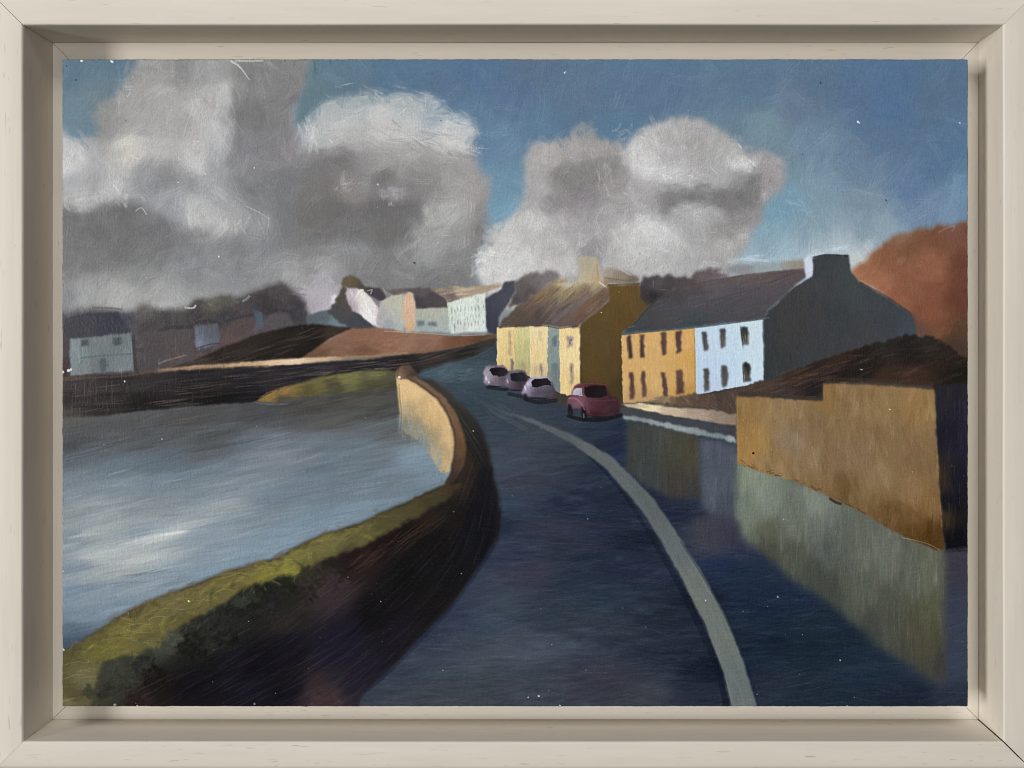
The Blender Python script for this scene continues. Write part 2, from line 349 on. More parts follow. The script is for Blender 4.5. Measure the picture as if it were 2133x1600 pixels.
# wispy blue break-ups and bright cloud edges
def wisps(pts, n, L, W, ang, spread, hexs, op=0.4, thick=2.0, curv=0.0, sc=10, mask=None):
    for k in range(n):
        x, y = pts[rng.integers(0, len(pts))]
        t = rng.random(); x2, y2 = pts[rng.integers(0, len(pts))]
        if math.hypot(x2-x, y2-y) < 70: x, y = x+(x2-x)*t, y+(y2-y)*t
        stroke(x+rng.normal(0, sc), y+rng.normal(0, sc), R_(ang)+rng.normal(0, spread), rng.uniform(*L), rng.uniform(*W),
               hexc(hexs[rng.integers(0, len(hexs))]), op*rng.uniform(.5, 1.2), mask, thick, rng.normal(0, 1)*curv, 0.10, 0.7)
wisps(P("690,215 740,205 790,200 850,205 900,222 940,240 980,258"), 60, (20, 46), (3, 8), 10, .3, ['c3c4c0', 'aab3b5', '8fa2ad'], .45, 2.2)
wisps(P("905,240 930,246 960,262 980,275"), 40, (30, 60), (2, 6), 12, .25, ['7d98b0', 'b5bdc0', 'c6c6c4'], .4, 2.2)
wisps(P("820,280 880,284 930,290 965,300 985,315"), 46, (30, 70), (2, 5), 14, .25, ['cfcdc9', 'c6c3be', '98948f'], .5, 3.0)
wisps(P("870,300 910,312 940,326"), 26, (26, 60), (2, 4), 28, .2, ['b9b5b1', '8a8683'], .5, 3.0)
wisps(P("638,265 640,285 655,300 645,255"), 26, (20, 40), (3, 8), 70, .5, ['c9cac7', 'b9bebd', 'd0d2d0'], .5, 2.5)
wisps(P("140,318 150,335 170,322 185,318 145,345"), 30, (14, 34), (3, 8), 50, .6, ['cfcfce', 'c4c3c0', 'b5b3b0'], .5, 2.5)
wisps(P("135,418 165,425 185,430 215,402 240,395 255,410 270,418"), 44, (14, 34), (3, 8), 25, .7, ['c9c9c6', 'bdbdbb', 'b0b0ae'], .5, 2.5)
wisps(P("400,445 420,455 440,470 445,440 470,470 500,470 550,465"), 60, (18, 46), (3, 7), 80, .5, ['c6c6c2', 'b5b5b2', 'a7a8a8'], .45, 2.2)
wisps(P("470,230 478,262 470,290 462,310 440,330"), 50, (30, 70), (2, 6), 75, .3, ['c2c2be', 'a4a6a6', 'bab9b5', '97999a'], .4, 2.0)
wisps(P("560,130 500,170 430,210"), 30, (30, 70), (3, 8), 40, .5, ['a5a4a3', '95938f'], .35, 1.6)
wisps(P("720,385 735,375 700,395"), 18, (8, 20), (2, 5), -30, .4, ['b9b2a8', 'a39a92'], .5, 3.0)
wisps(P("800,412 820,405 835,402"), 20, (10, 22), (4, 9), 20, .6, ['b5b0b3', 'a39fa2'], .5, 2.0)
wisps(P("870,490 900,470 940,455 900,500 850,520"), 60, (26, 60), (3, 8), -40, .4, ['b0afad', 'a3a2a0', '8c8a88'], .35, 1.5)
wisps(P("1000,540 1010,560 1030,570 1015,530 1040,545 1090,545 1110,560"), 80, (10, 26), (2, 6), 60, .9, ['dcdbd8', 'c9c8c5', 'b4b2b0'], .5, 3.0, sc=12)
wisps(P("1090,470 1100,440 1110,460 1070,470"), 34, (20, 44), (2, 6), -75, .4, ['cfcdca', 'bbb9b6'], .45, 2.5)
wisps(P("1322,300 1318,320 1325,340 1345,350 1370,355 1390,365 1410,365"), 70, (10, 26), (2, 6), 50, .9, ['d6d5d3', 'c9c8c6', 'b8b6b4'], .5, 3.2)
wisps(P("1300,285 1330,276 1360,268 1310,300"), 30, (14, 30), (3, 7), -20, .6, ['a9a8a4', 'bab7b3'], .45, 2.4)
wisps(P("1540,330 1555,345 1560,350 1500,350"), 30, (12, 34), (2, 6), 30, .6, ['d2d1cf', 'c0bfbd'], .5, 3.0)
wisps(P("1260,345 1255,370 1265,385"), 22, (20, 40), (2, 5), 85, .3, ['b9b6b0', 'aaa6a0'], .45, 2.2)
wisps(P("1315,490 1335,478 1360,475 1385,485 1400,495 1330,520 1300,500"), 60, (14, 34), (3, 8), 35, .8, ['d3d2d0', 'c6c5c3', 'b6b5b2'], .45, 2.6)
wisps(P("1420,440 1450,430 1480,442 1440,455"), 26, (20, 44), (3, 8), 10, .4, ['b5b5b4', 'a4a3a2'], .45, 2.0)
wisps(P("1400,408 1450,412 1500,412 1545,408"), 34, (24, 60), (3, 8), 8, .3, ['6f6d6c', '7c7a79', '848280'], .4, 1.5)
wisps(P("1200,280 1220,270 1230,262"), 12, (14, 30), (4, 9), -30, .6, ['929894', '8a969c'], .35, 1.5)
wisps(P("640,610 670,600 690,595 665,570 640,585 610,590"), 40, (16, 40), (4, 10), -30, .7, ['b3aeb3', 'a9a6a9', 'b7b7b4'], .4, 1.5)
wisps(P("1640,415 1660,425 1690,435 1620,440"), 40, (20, 50), (2, 5), 35, .4, ['8fbdd4', '6a9cbb', '80b0ca'], .35, 1.8)
wisps(P("1530,545 1560,540 1600,540 1650,548 1700,530 1750,520"), 34, (26, 60), (4, 9), -5, .15, ['b5cbd6', 'a9c4d2', 'c0ccd2'], .45, 1.5, sc=4)
line(P("1525,542 1560,540 1600,544"), 6, 'b9cdd8', .6)
for k in range(260):
    src = CL1 if k % 2 else CL2
    i0 = rng.integers(0, len(src)-1); t = rng.random()
    x = src[i0][0]+(src[i0+1][0]-src[i0][0])*t; y = src[i0][1]+(src[i0+1][1]-src[i0][1])*t
    if y > 560 or x < 132 or y < 126: continue
    j = int(np.clip((y-PY0)/STEP, 0, NY-1)); i = int(np.clip((x-PX0)/STEP, 0, NX-1))
    off = rng.normal(0, 9, 2); jj = int(np.clip(j+off[0], 0, NY-1)); ii = int(np.clip(i+off[1], 0, NX-1))
    stroke(x+rng.normal(0, 7), y+rng.normal(0, 7), (ISO if k % 2 else ISO2)[j, i]+rng.normal(0, .6), rng.uniform(14, 44), rng.uniform(4, 12), BUF[jj, ii].copy(), .45, None, 1.2, rng.normal(0, .006), .08, .7)
SKYCLOUD = 1.0
NON_SKY_FROM = len(PARTS)+1
# --- distant trees on the left shore
TREES = P("120,655 150,648 175,641 215,640 240,646 262,652 300,634 330,642 365,646 400,640 408,630 440,622 480,618 505,622 530,606 552,598 575,592 592,592 602,606 625,622 640,634 645,690 600,700 500,730 420,760 300,785 120,800")
tn = ("160,665,56545a 220,670,4c4b52 250,660,44444e 150,700,4f4c50 140,750,4a4145 300,650,5c5656 320,680,474446 400,660,423e40 350,680,4a4547 380,640,514d4c 450,632,5e5a52 480,628,58544d 470,660,3a383c 440,680,403d41 "
 "300,730,514b4c 350,720,4e4547 330,700,564f50 370,740,55494a 480,700,5c4a49 520,690,574a4b 560,640,3a3538 590,610,4a4546 620,650,3b383c 570,670,544d54 600,680,4f4850 310,770,4a4547 500,640,4a4548 210,645,5c5558 620,690,3f3d40")
pid, m, f = region('painted_trees', TREES, lift(tn, (1.08, 1.09, 1.08)), 'dark purple grey trees along the far left skyline', feather=5, warp=5, fine=5, eps=8,
   L=(14, 40), W=(4, 10), ang=lambda x, y, j, i: SWIRL[j, i]*2, spread=.8, cov=3, op=.5, lum=.10, jit=.034, thick=1.2, dry=.65)
line(P("192,641 230,642 255,645"), 4, '6c5a52', .6); line(P("385,641 402,642 408,636"), 4, 'b5b5b2', .7)
line(P("505,628 515,622 520,616"), 5, '8c8a8b', .6); line(P("610,600 640,604"), 4, '8f868a', .5); line(P("605,612 640,614"), 4, '77707a', .5)
wisps(P("130,650 170,640 215,636 262,640 310,632"), 26, (14, 36), (3, 8), -80, .3, ['8c8c8d', '77757a'], .25, .8)
# pink light low in the cloud
region('', P("636,626 650,604 690,596 704,612 712,640 690,646 645,652"), "660,620,b0abb1 680,640,b9adb9 650,640,a99fa8", feather=5, warp=3, part=False)
region('', P("690,618 700,612 708,632 712,646 692,638"), "700,630,d8cdd4", feather=1.5, part=False)
for (q, c) in (("338,692 400,684 402,728 340,740", "370,710,5a5252"), ("300,700 336,694 338,745 302,760", "318,720,564e50"), ("480,672 524,662 526,690 482,706", "500,685,5c4e4e"), ("560,660 600,650 604,678 562,686", "580,668,5b5559")):
    region('', P(q), c, part=False, feather=3, warp=3, L=(10, 26), W=(3, 7), ang=R_(88), spread=.2, cov=2, op=.4, lum=.07, jit=.02, thick=.8)
for (q, w_) in (("330,690 360,682 404,682", 8), ("400,676 430,668 460,674", 6), ("470,670 500,660 530,656", 7), ("552,656 580,646 608,650", 7)):
    line(P(q), w_, '38353a', .5)
# left green grey house
hid, m, f = region('painted_house', P("146,706 272,694 279,772 144,783"), "155,730,7b8889 200,715,737c7d 250,715,6f7879 265,740,747f80 210,760,6e767a 160,770,78817f 260,770,757d81 150,760,7a8789", 'pale green house with dark roof at the left edge', feather=1.2, warp=1, fine=1.2,
   L=(14, 36), W=(3, 7), ang=R_(90), spread=.12, cov=2.5, op=.45, lum=.07, jit=.02, thick=.9, dry=.6)
region('roof', P("133,662 180,652 245,650 258,668 272,692 147,705 128,704"), "150,680,4a484e 220,680,3f3f49 250,665,3b3b48 180,690,46464d 265,690,44454f", parent=hid, feather=1.5, warp=2,
   L=(20, 40), W=(3, 8), ang=R_(-5), spread=.15, cov=2, op=.4, lum=.05, jit=.015, thick=.7, dry=.6)
region('', P("122,705 144,703 144,783 122,785"), "130,720,4c474c 135,770,4a3a3c", part=False, feather=2)
for q, c in (("167,708 184,707 184,722 168,722", '525c5e'), ("236,704 254,703 252,719 238,720", '535c5c')):
    region('window', P(q), "0,0,"+c, parent=hid, feather=1.5, warp=1)
region('door', P("208,748 222,747 222,776 208,777"), "0,0,586467", parent=hid, feather=2, warp=1)
line(P("168,746 200,742 260,738 275,738"), 4, '5c6868', .6); line(P("168,722 170,744"), 5, '5c696b', .4); line(P("175,748 166,760"), 4, '5b6769', .5)
line(P("273,694 276,760"), 4, '80908f', .5); line(P("277,700 283,770 292,780"), 7, '3b3737', .55)
dot(143, 772, 3, 'c9cbc8'); dot(148, 770, 2.5, 'b9bab5'); dot(131, 775, 3, 'c0b8a8')
region('painted_house', P("404,679 454,675 458,718 407,727"), "410,700,6d7385 425,690,60646f 445,690,5c5e67 445,712,646875 415,720,747a8a", 'small blue grey house among the far trees', feather=1.5, warp=1,
   L=(10, 24), W=(3, 6), ang=R_(90), spread=.2, cov=2.5, op=.4, lum=.07, jit=.02, thick=.8, dry=.6)
region('painted_house', P("528,646 545,650 551,682 536,688"), "535,660,505e6e 545,675,585f6b", 'narrow slate blue gable in the far trees', feather=2, warp=1)
line(P("404,727 440,717 458,716"), 4, '3c3f4c', .6)
line(P("330,758 350,750 388,740"), 4, '93877f', .5)
# --- white houses on the rise
region('painted_slope', P("640,656 690,644 720,664 742,692 700,698 640,680"), "670,660,5f6a70 700,680,6b7f86 650,670,5c646a", 'teal grass slope below the far houses', feather=2, warp=2,
   L=(20, 40), W=(4, 8), ang=R_(20), spread=.15, cov=2, op=.4, lum=.05, jit=.015, thick=.7)
region('painted_bush', P("690,640 702,625 712,592 730,610 745,650 775,668 785,690 740,694 710,672 686,652"), "710,620,5d544a 705,650,4f4f52 740,675,4a4c55 720,640,57524e", 'dark bush beside the white gable', feather=2, warp=3, fine=3,
   L=(12, 26), W=(4, 8), ang=R_(40), spread=.6, cov=2, op=.4, lum=.06, jit=.02, thick=.8)
wid, m, f = region('painted_house', P("718,612 728,594 752,602 760,606 776,626 792,646 792,664 800,690 770,672 748,652 735,648"), "730,610,a79ea3 735,640,9c9399 755,620,c9c5bb 762,640,d0cbc6 775,650,cdc4c6 790,660,bbb0b3 770,662,d9d6d4", 'white gabled house with brown thatch coloured roof', feather=1.5, warp=1.5,
   L=(10, 26), W=(3, 6), ang=R_(78), spread=.2, cov=3, op=.5, lum=.1, jit=.03, thick=1.4)
region('roof', P("710,596 716,578 732,573 748,580 760,596 790,598 806,622 808,628 790,626 772,616 756,602 740,600 722,598"), "725,585,6f6049 740,590,6a5c46 770,605,4d474a 795,615,4b464b 755,590,5a5350", parent=wid, feather=1.5, warp=2,
   L=(12, 26), W=(3, 6), ang=R_(35), spread=.3, cov=2, op=.4, lum=.06, jit=.02, thick=.9)
line(P("765,606 775,604 772,612"), 3, 'a39c95', .7); line(P("742,618 750,606 757,604"), 4, 'd8d4cd', .7); line(P("790,628 822,626"), 3, 'b0a89d', .7); line(P("798,600 804,610 818,614"), 3, '9c948c', .7)
for (x, y, l, w_, a, c) in ((733, 612, 26, 5, 80, 'c9bfc4'), (741, 626, 26, 4, 70, 'b0a5aa'), (756, 616, 18, 5, 60, 'e6e2dc'), (762, 632, 24, 5, 75, 'e9e6e2'), (770, 650, 26, 5, 72, 'f0eeea'), (778, 660, 14, 5, 20, 'f2f0ee'), (785, 648, 24, 4, 78, 'c4b8bc'), (748, 606, 14, 3, 30, 'e2ded6'), (786, 634, 16, 3, 80, 'a59a9c')):
    stroke(x, y, R_(a), l, w_, hexc(c), .7, None, 2.0, 0, .08, .5)
gid, m, f = region('painted_house', P("790,632 816,614 842,612 842,692 800,690 784,676"), "820,630,a8a594 830,660,a3a69a 810,680,8f959a 830,685,9ba09a 795,660,a09c9c", 'cream walled house with slate roof and peach gable', feather=1.5, warp=1.2,
   L=(10, 26), W=(4, 7), ang=R_(85), spread=.2, cov=2.5, op=.45, lum=.06, jit=.02, thick=1)
region('', P("862,640 934,636 937,692 862,692"), "870,650,9c9f8f 910,650,9fa192 880,685,8f9a98 920,680,98a09a", part=False, feather=1.2, warp=1,
   L=(10, 26), W=(4, 7), ang=R_(85), spread=.3, cov=2.5, op=.45, lum=.06, jit=.02, thick=1)
LAB[mask_of(P("862,640 934,636 937,692 862,692"), 1) > .5] = gid
region('roof', P("802,604 840,600 895,598 922,618 934,630 934,640 868,643 863,614 850,606 820,614"), "820,606,6f6660 880,605,655b5c 900,625,544c52 870,635,4b454e 925,632,5c5152", parent=gid, feather=1.5, warp=1.5,
   L=(14, 30), W=(3, 6), ang=R_(10), spread=.2, cov=2, op=.45, lum=.06, jit=.02, thick=1)
region('gable', P("840,618 848,608 860,610 866,636 863,690 846,692 838,660"), "850,620,c2a083 850,660,c29f80 855,685,bb9a78", parent=gid, label='peach gable end', feather=1.5, warp=1.2,
   L=(10, 26), W=(4, 7), ang=R_(86), spread=.12, cov=2.5, op=.45, lum=.06, jit=.02, thick=1)
for q in ("868,668 884,668 885,677 869,679", "892,671 910,671 910,679 893,680"):
    region('window', P(q), "0,0,717e83", parent=gid, feather=1.5, warp=1.5)
tid, m, f = region('painted_house', P("931,626 1012,606 1013,690 938,694"), "940,640,bcc6ba 975,640,c6cfc6 1000,640,bcc4b8 950,680,b5bcb4 990,680,c3cac2", 'long white terrace with flecked windows far up the road', feather=1.2, warp=1,
   L=(8, 26), W=(2, 5), ang=R_(88), spread=.1, cov=3.5, op=.55, lum=.12, jit=.04, thick=1.8, shade=(.12, -.25, -.1))
for k in range(9):
    x = 946+k*7.5+rng.normal(0, 1.5)
    for yy in (646-k*.6, 676-k*.3):
        stroke(x, yy+rng.normal(0, 2), R_(86), 13, 3.2, hexc('7d857e'), .65, None, -.6, 0, .08, .5)
region('roof', P("892,600 960,598 1040,590 1046,596 1020,604 1012,610 932,630 924,618"), "920,606,8a7668 960,606,a3927a 1000,602,a08f76 1030,596,9c8a72 940,622,786a62", parent=tid, feather=2, warp=2,
   L=(20, 44), W=(3, 6), ang=R_(-8), spread=.15, cov=3, op=.5, lum=.1, jit=.03, thick=1.4, shade=(.2, .08, .18))
region('gable', P("1012,622 1044,602 1050,588 1072,584 1074,606 1060,630 1040,660 1037,698 1014,694"), "1030,630,454858 1060,595,4b4e5a 1025,680,3e4150 1050,620,50515c", parent=tid, label='dark blue shaded gable end', feather=1.5, warp=1.5,
   L=(14, 30), W=(4, 8), ang=R_(85), spread=.2, cov=2, op=.4, lum=.04, jit=.012, thick=.7)
region('painted_trees', P("1066,598 1080,584 1100,572 1130,566 1158,568 1172,584 1150,604 1110,622 1076,634 1060,640 1072,612"), "1085,600,66605f 1110,585,736a6a 1140,580,7a7173 1100,610,5d5555 1070,625,574f50 1150,595,8a7f73", 'grey brown trees behind the cream terrace', feather=3, warp=5, fine=5,
   L=(10, 24), W=(3, 7), ang=R_(-40), spread=.6, cov=2.2, op=.4, lum=.07, jit=.02, thick=1)
region('painted_trees', P("1326,592 1345,578 1380,574 1430,577 1446,566 1462,560 1490,559 1508,564 1520,574 1500,588 1440,600 1390,612 1366,628 1350,645 1334,618"), "1345,590,4e474c 1340,605,3b363c 1370,590,5a5255 1420,585,564c4f 1470,570,6b5f60 1500,572,70656a 1390,605,4a4043 1360,620,2e292b 1345,630,3f3633", 'dark bushes between the two terraces', feather=2.6, warp=5, fine=5,
   L=(10, 30), W=(3, 7), ang=R_(-15), spread=.5, cov=2.4, op=.45, lum=.07, jit=.02, thick=1)
region('', P("1508,560 1545,550 1600,548 1680,540 1680,566 1600,568 1545,576"), "1540,568,8b8f92 1600,558,93a0a4 1640,552,98948c 1620,545,8fa6ae 1660,556,968b7c", part=False, feather=2.5, warp=3,
   L=(10, 30), W=(3, 7), ang=R_(-80), spread=.4, cov=1.6, op=.35, lum=.07, jit=.02, thick=1)
# --- far fields and shore
region('painted_field', P("400,752 440,734 520,702 600,680 650,675 735,684 712,696 690,704 655,730 620,752 500,768 330,785 300,785"), "450,745,2e2723 520,720,2f2924 600,700,2b2420 650,690,241f1c 700,690,3c322b 640,730,211d1a 420,760,3a302a 560,745,282320", 'black brown ploughed field on the far shore', feather=1.8, warp=1.5,
   L=(40, 90), W=(3, 8), ang=R_(-17), spread=.07, cov=3, op=.5, lum=.08, jit=.02, thick=1.1)
for k in range(34):
    t = rng.random(); x = 410+t*260; y = 752-t*72+rng.uniform(0, 38)*(1-abs(t-.6))
    stroke(x, y, R_(-17)+rng.normal(0, .06), rng.uniform(30, 80), rng.uniform(1.6, 3), hexc(['5c4c40', '6b5747', '4a3c34', '1a1614'][rng.integers(0, 4)]), .5, None, .8, 0, .05, .6)
region('painted_field', P("734,684 790,684 850,691 950,699 1034,696 1034,704 1010,714 930,730 850,742 750,747 640,757 606,757 640,738 668,718 700,700"), "720,700,8d654f 760,695,8f674f 800,705,956852 850,710,98705a 900,705,936a55 960,705,7d533a 1000,705,6a4b35 700,725,88634e 660,745,75523d 800,730,92684f 880,728,8a654f 760,740,7d553e 950,718,7a5540", 'russet bracken field on the far shore', feather=1.8, warp=1.5,
   L=(30, 70), W=(4, 9), ang=R_(-14), spread=.3, cov=3, op=.45, lum=.07, jit=.022, thick=1.0)
line(P("745,748 860,735 940,726 1000,712 1034,700"), [5, 6, 5, 5, 4], '7a5f45', .55)
line(P("800,690 880,694 960,699 1010,697"), 3, 'a9a390', .55)
region('painted_shore_wall', P("120,785 200,782 300,779 450,768 620,758 760,749 860,738 940,728 1034,703 1036,750 1000,760 930,790 880,800 828,790 760,776 690,782 640,790 590,806 545,836 470,842 400,848 300,858 220,872 120,874"),
 "150,800,41393a 150,840,2e2827 300,800,353031 300,840,1f1c1c 450,800,2b2829 450,830,171617 560,790,302c2e 600,770,29272b 700,765,2c2a2e 800,755,2b292c 850,755,2a2726 900,745,35302e 980,730,2a2825 1020,712,3f382f 1020,730,3b4146 530,820,1d1c20 140,865,4d4841 220,866,2d2927", 'dark stone shore wall across the river', feather=1.8, warp=1.5,
   L=(50, 110), W=(3, 8), ang=R_(-6), spread=.05, cov=3, op=.45, lum=.08, jit=.02, thick=1.1)
for k in range(170):
    t = rng.random(); x = 135+t*860; y0_ = np.interp(x, [128, 300, 620, 860, 1030], [792, 786, 766, 745, 708]); y1_ = np.interp(x, [128, 300, 540, 640, 830, 1030], [868, 852, 832, 786, 768, 728])
    stroke(x, rng.uniform(y0_, y1_), R_(-6 if x < 860 else -14)+rng.normal(0, .04), rng.uniform(40, 120), rng.uniform(1.5, 3.2), hexc(['65585a', '574a46', '75665f', '151314', '4a3d38'][rng.integers(0, 5)]), .5, None, .8, 0, .05, .7)
pid, m, f = region('painted_path', ribbon([(292, 776, 4), (340, 771, 6), (400, 766, 9), (480, 761, 9), (560, 756, 11), (620, 752, 12), (700, 747, 8), (760, 743, 5), (850, 736, 3)]),
 "300,776,5c4d42 360,770,947a5f 420,764,9c8062 520,758,b0926e 580,756,c6a886 610,753,c9b090 660,749,b9a080 740,744,94795e", 'sandy path along the far shore', feather=1.5, warp=1,
   L=(30, 60), W=(2, 5), ang=R_(-5), spread=.04, cov=3, op=.5, lum=.08, jit=.03, thick=1.2)
line(P("400,772 480,766 560,762"), 3, '4a3b30', .5)
line(P("128,789 160,788 205,786 262,783 300,778"), [8, 7, 4, 4, 4], '6a5346', .6)
for k in range(16):
    x = rng.choice([168, 176, 192, 198, 214, 222, 232, 160, 150]); y = rng.uniform(790, 860)
    stroke(x+rng.normal(0, 3), y, R_(90), rng.uniform(18, 60), 1.8, hexc('9a918c'), .38, None, .8, 0, .05, .7)
for k in range(120):
    x = rng.uniform(132, 470); y = rng.uniform(650, 860)
    stroke(x, y, R_(90)+rng.normal(0, .03), rng.uniform(20, 60), rng.uniform(1.5, 4), BUF[int((y-PY0)/STEP), int((x-PX0)/STEP)]+rng.choice([.09, .06, -.05]), .4, None, 1.0, 0, .06, .75)
# --- river
WATER = P("110,872 220,866 300,856 400,847 470,841 540,836 620,830 700,818 780,800 830,792 850,800 905,880 945,985 945,1000 925,1012 900,1022 830,1054 750,1090 690,1108 640,1128 580,1160 520,1178 480,1190 400,1220 350,1240 300,1260 240,1292 200,1318 160,1342 110,1368")
wn = ("150,890,4d5052 145,875,5a574f 250,890,505051 400,870,4c4b4b 550,860,454649 650,850,46443f 750,830,4a4841 800,860,454441 820,900,4c5052 150,930,43484b 200,940,575f66 300,920,50565a 450,910,4d5051 600,890,525253 700,880,4e4d4b 780,890,5a6268 "
 "140,960,59646b 250,970,687a86 350,960,5c6a76 450,930,54565a 430,945,565c60 560,910,737f8d 520,918,6a7683 650,920,6a7a86 750,930,6b7d8a 150,1000,75858f 250,1010,7c8d98 350,1000,768895 450,970,71838f 550,950,7e8a97 600,960,7f8c96 700,970,697a87 800,960,64717c "
 "850,1000,6c7d89 900,990,7590a2 850,950,7d98ab 880,960,7a93a5 200,1050,8f9b9f 160,1030,80909b 300,1050,82909a 400,1040,7e8f9a 500,1020,8593a0 600,1030,728696 700,1030,6e8190 800,1030,6f8494 200,1090,96a1a3 150,1080,8a979c 280,1090,96a2a3 350,1060,8b98a0 "
 "450,1060,93a0a4 550,1080,7e8f9b 650,1080,7892a3 750,1060,7a94a5 200,1110,a3adad 150,1120,7b8c9a 300,1110,8095a4 400,1120,8297a6 330,1115,b0b9b8 360,1112,b8bfbd 260,1140,a9b1b0 200,1165,adb4b2 300,1160,b1b7b3 350,1150,a4b0b3 450,1150,8499a8 250,1190,a9aeaa "
 "210,1190,9aa4a9 150,1180,7e90a1 150,1230,7990a4 250,1220,869aa8 300,1210,8b9ca6 350,1200,8298a7 170,1290,7a92a3 220,1270,7d94a4 140,1310,54687a 400,1200,7f97a8 500,1160,7f98aa 570,1130,8099aa 135,1340,405468 600,1110,7a93a5 840,900,6d7270")
wang = lambda x, y, j, i: R_(-11 if x > 330 else -13)
pid, m, f = region('painted_river', WATER, wn, 'blue grey river with pale sky glare', feather=2.0, warp=1.5, eps=9, power=1.8, aniso=(-12, .33),
   L=(60, 150), W=(5, 13), ang=wang, spread=.07, cov=3.4, op=.5, lum=.09, jit=.030, thick=.9, dry=.6)
brush(m, f, L=(50, 130), W=(2, 5), ang=wang, spread=.08, cov=1.0, op=.45, lum=.10, jit=.045, thick=1.2, dry=.7, maxn=2600)
wm = m
brush(m, f, L=(30, 90), W=(2, 4), ang=R_(-76), spread=.1, cov=.12, op=.28, lum=.05, jit=.03, thick=1.2, dry=.7)
for (x, y, L, w, h, o) in ((330, 1118, 110, 8, 'cdd2cf', .8), (365, 1111, 70, 7, 'd3d6d3', .8), (300, 1128, 110, 7, 'bcc4c2', .7), (250, 1150, 120, 12, 'b5bcb9', .5), (300, 1168, 120, 9, 'bcc2be', .6), (200, 1160, 80, 10, 'b4bab7', .6),
      (240, 1095, 150, 10, 'a5aead', .5), (190, 1055, 130, 12, '9aa5a7', .5), (430, 1054, 160, 7, 'a3aeb1', .55), (470, 1045, 90, 5, 'a9b3b6', .5), (180, 1115, 110, 6, 'b0b8b7', .6), (230, 1005, 120, 8, '879aa4', .5), (360, 1000, 90, 4, '93a3ae', .5),
      (300, 1195, 120, 5, '66798c', .7), (262, 1215, 110, 4, '62768a', .6), (330, 1185, 110, 4, 'b1b9b8', .6), (480, 1085, 200, 6, '7489a0', .5), (590, 905, 110, 4, '8a98a8', .55), (570, 925, 150, 5, '8794a3', .5), (520, 918, 120, 3, '3f444a', .6), (470, 930, 160, 4, '464c52', .6),
      (330, 958, 160, 6, '5a6a78', .5), (180, 1180, 100, 8, '74879a', .5), (350, 1140, 90, 3, '8a979c', .6), (200, 1075, 110, 6, 'a9b3b3', .5), (260, 1060, 120, 5, '9fabae', .5)):
    for k in range(4):
        stroke(x+rng.normal(0, L*.10), y+rng.normal(0, w*.4), R_(-12)+rng.normal(0, .04), L*rng.uniform(.6, 1.1), w*rng.uniform(.5, 1), hexc(h), o*.7, wm, 1.6, 0, .10, .7)
for k in range(26):
    x = rng.uniform(270, 372); y = 1118-(x-330)*.2+rng.normal(0, 9)
    stroke(x, y, R_(88), rng.uniform(16, 44), 1.6, hexc(['d3d7d4', '8996a0', 'c0c7c6'][k % 3]), .4, wm, 1.6, 0, .05, .6)
# grass bank and its reflection under the far wall
region('painted_bank', P("534,836 552,824 580,812 612,800 660,788 720,778 790,772 828,776 830,806 790,812 720,818 640,826 580,838"), "560,828,8f7439 590,815,97733a 620,806,7d6d3a 660,798,716a3c 720,788,74713f 780,782,706d43 815,785,5c5a3e 700,808,55513a 640,815,5f5836 780,802,4f4c39 590,832,53503f 820,800,484538", 'olive and ochre grass bank at the water edge', feather=2.2, warp=1.5,
   L=(26, 60), W=(3, 8), ang=R_(-8), spread=.15, cov=3, op=.45, lum=.08, jit=.025, thick=1.1)
wisps(P("545,832 570,818 600,808"), 22, (20, 46), (3, 6), -24, .12, ['a07f3c', '9a7138', '7d6a38'], .5, 1.4, sc=4)
wisps(P("690,785 740,779 800,776"), 22, (20, 50), (2, 5), -5, .15, ['84813f', '777542', '8a8844'], .5, 1.4, sc=5)
wisps(P("640,835 700,828 760,822 810,815 600,842"), 40, (30, 70), (4, 9), -5, .08, ['3d3a33', '4a463a', '454138'], .45, .9, sc=5)
line(P("530,838 560,842 600,842"), 3, '7d7a74', .5)
# --- sea wall, lit face
region('painted_sea_wall', P("826,786 836,778 852,788 882,806 912,832 932,860 944,892 948,922 944,952 936,984 922,988 905,962 880,925 850,905 834,890 830,840"),
 "832,800,c6a878 840,800,c9a873 860,815,cdab74 835,830,c2a06c 880,850,b99a68 900,850,c7a570 900,870,bd9b67 920,870,c19d68 935,910,c2a06d 850,860,a08d68 870,890,8f8568 900,910,9b8a66 920,940,a98f66 930,970,b2966a 840,880,7f7f70 880,920,7c8078 838,850,ac9a74", 'sunlit yellow inner face of the curved sea wall', feather=2.0, warp=.8,
   L=(20, 50), W=(4, 9), ang=lambda x, y, j, i: R_(75) if x < 870 else R_(62), spread=.35, cov=3, op=.42, lum=.06, jit=.018, thick=1.0)
wisps(P("840,885 855,895 870,910 890,930 905,950 918,975"), 50, (20, 50), (4, 9), 85, .12, ['7d8f9a', '7f9aab', '87877a', '8b8b78'], .4, .9, sc=8)
line(P("858,796 885,815 908,838 925,862 938,892"), 6, 'd6b47c', .55)
line(P("831,800 833,830 836,860 834,900"), 2.5, '5d5b50', .45)
line(P("925,980 920,1000 928,1010"), 6, '70808a', .5)
region('painted_wall_end', P("824,774 834,764 852,760 860,768 874,784 868,794 850,788 836,790 826,786"), "835,775,7a6048 850,770,5c4737 865,782,4a3c34 830,783,8c7660", 'brown end post of the sea wall', feather=1.5, warp=1.5, L=(8, 16), W=(3, 5), ang=R_(80), spread=.4, cov=2.5, op=.45, lum=.08, jit=.03, thick=1.2)
dot(832, 786, 2.5, 'd8ccb4'); line(P("828,782 830,770"), 2, '2f2824', .5)
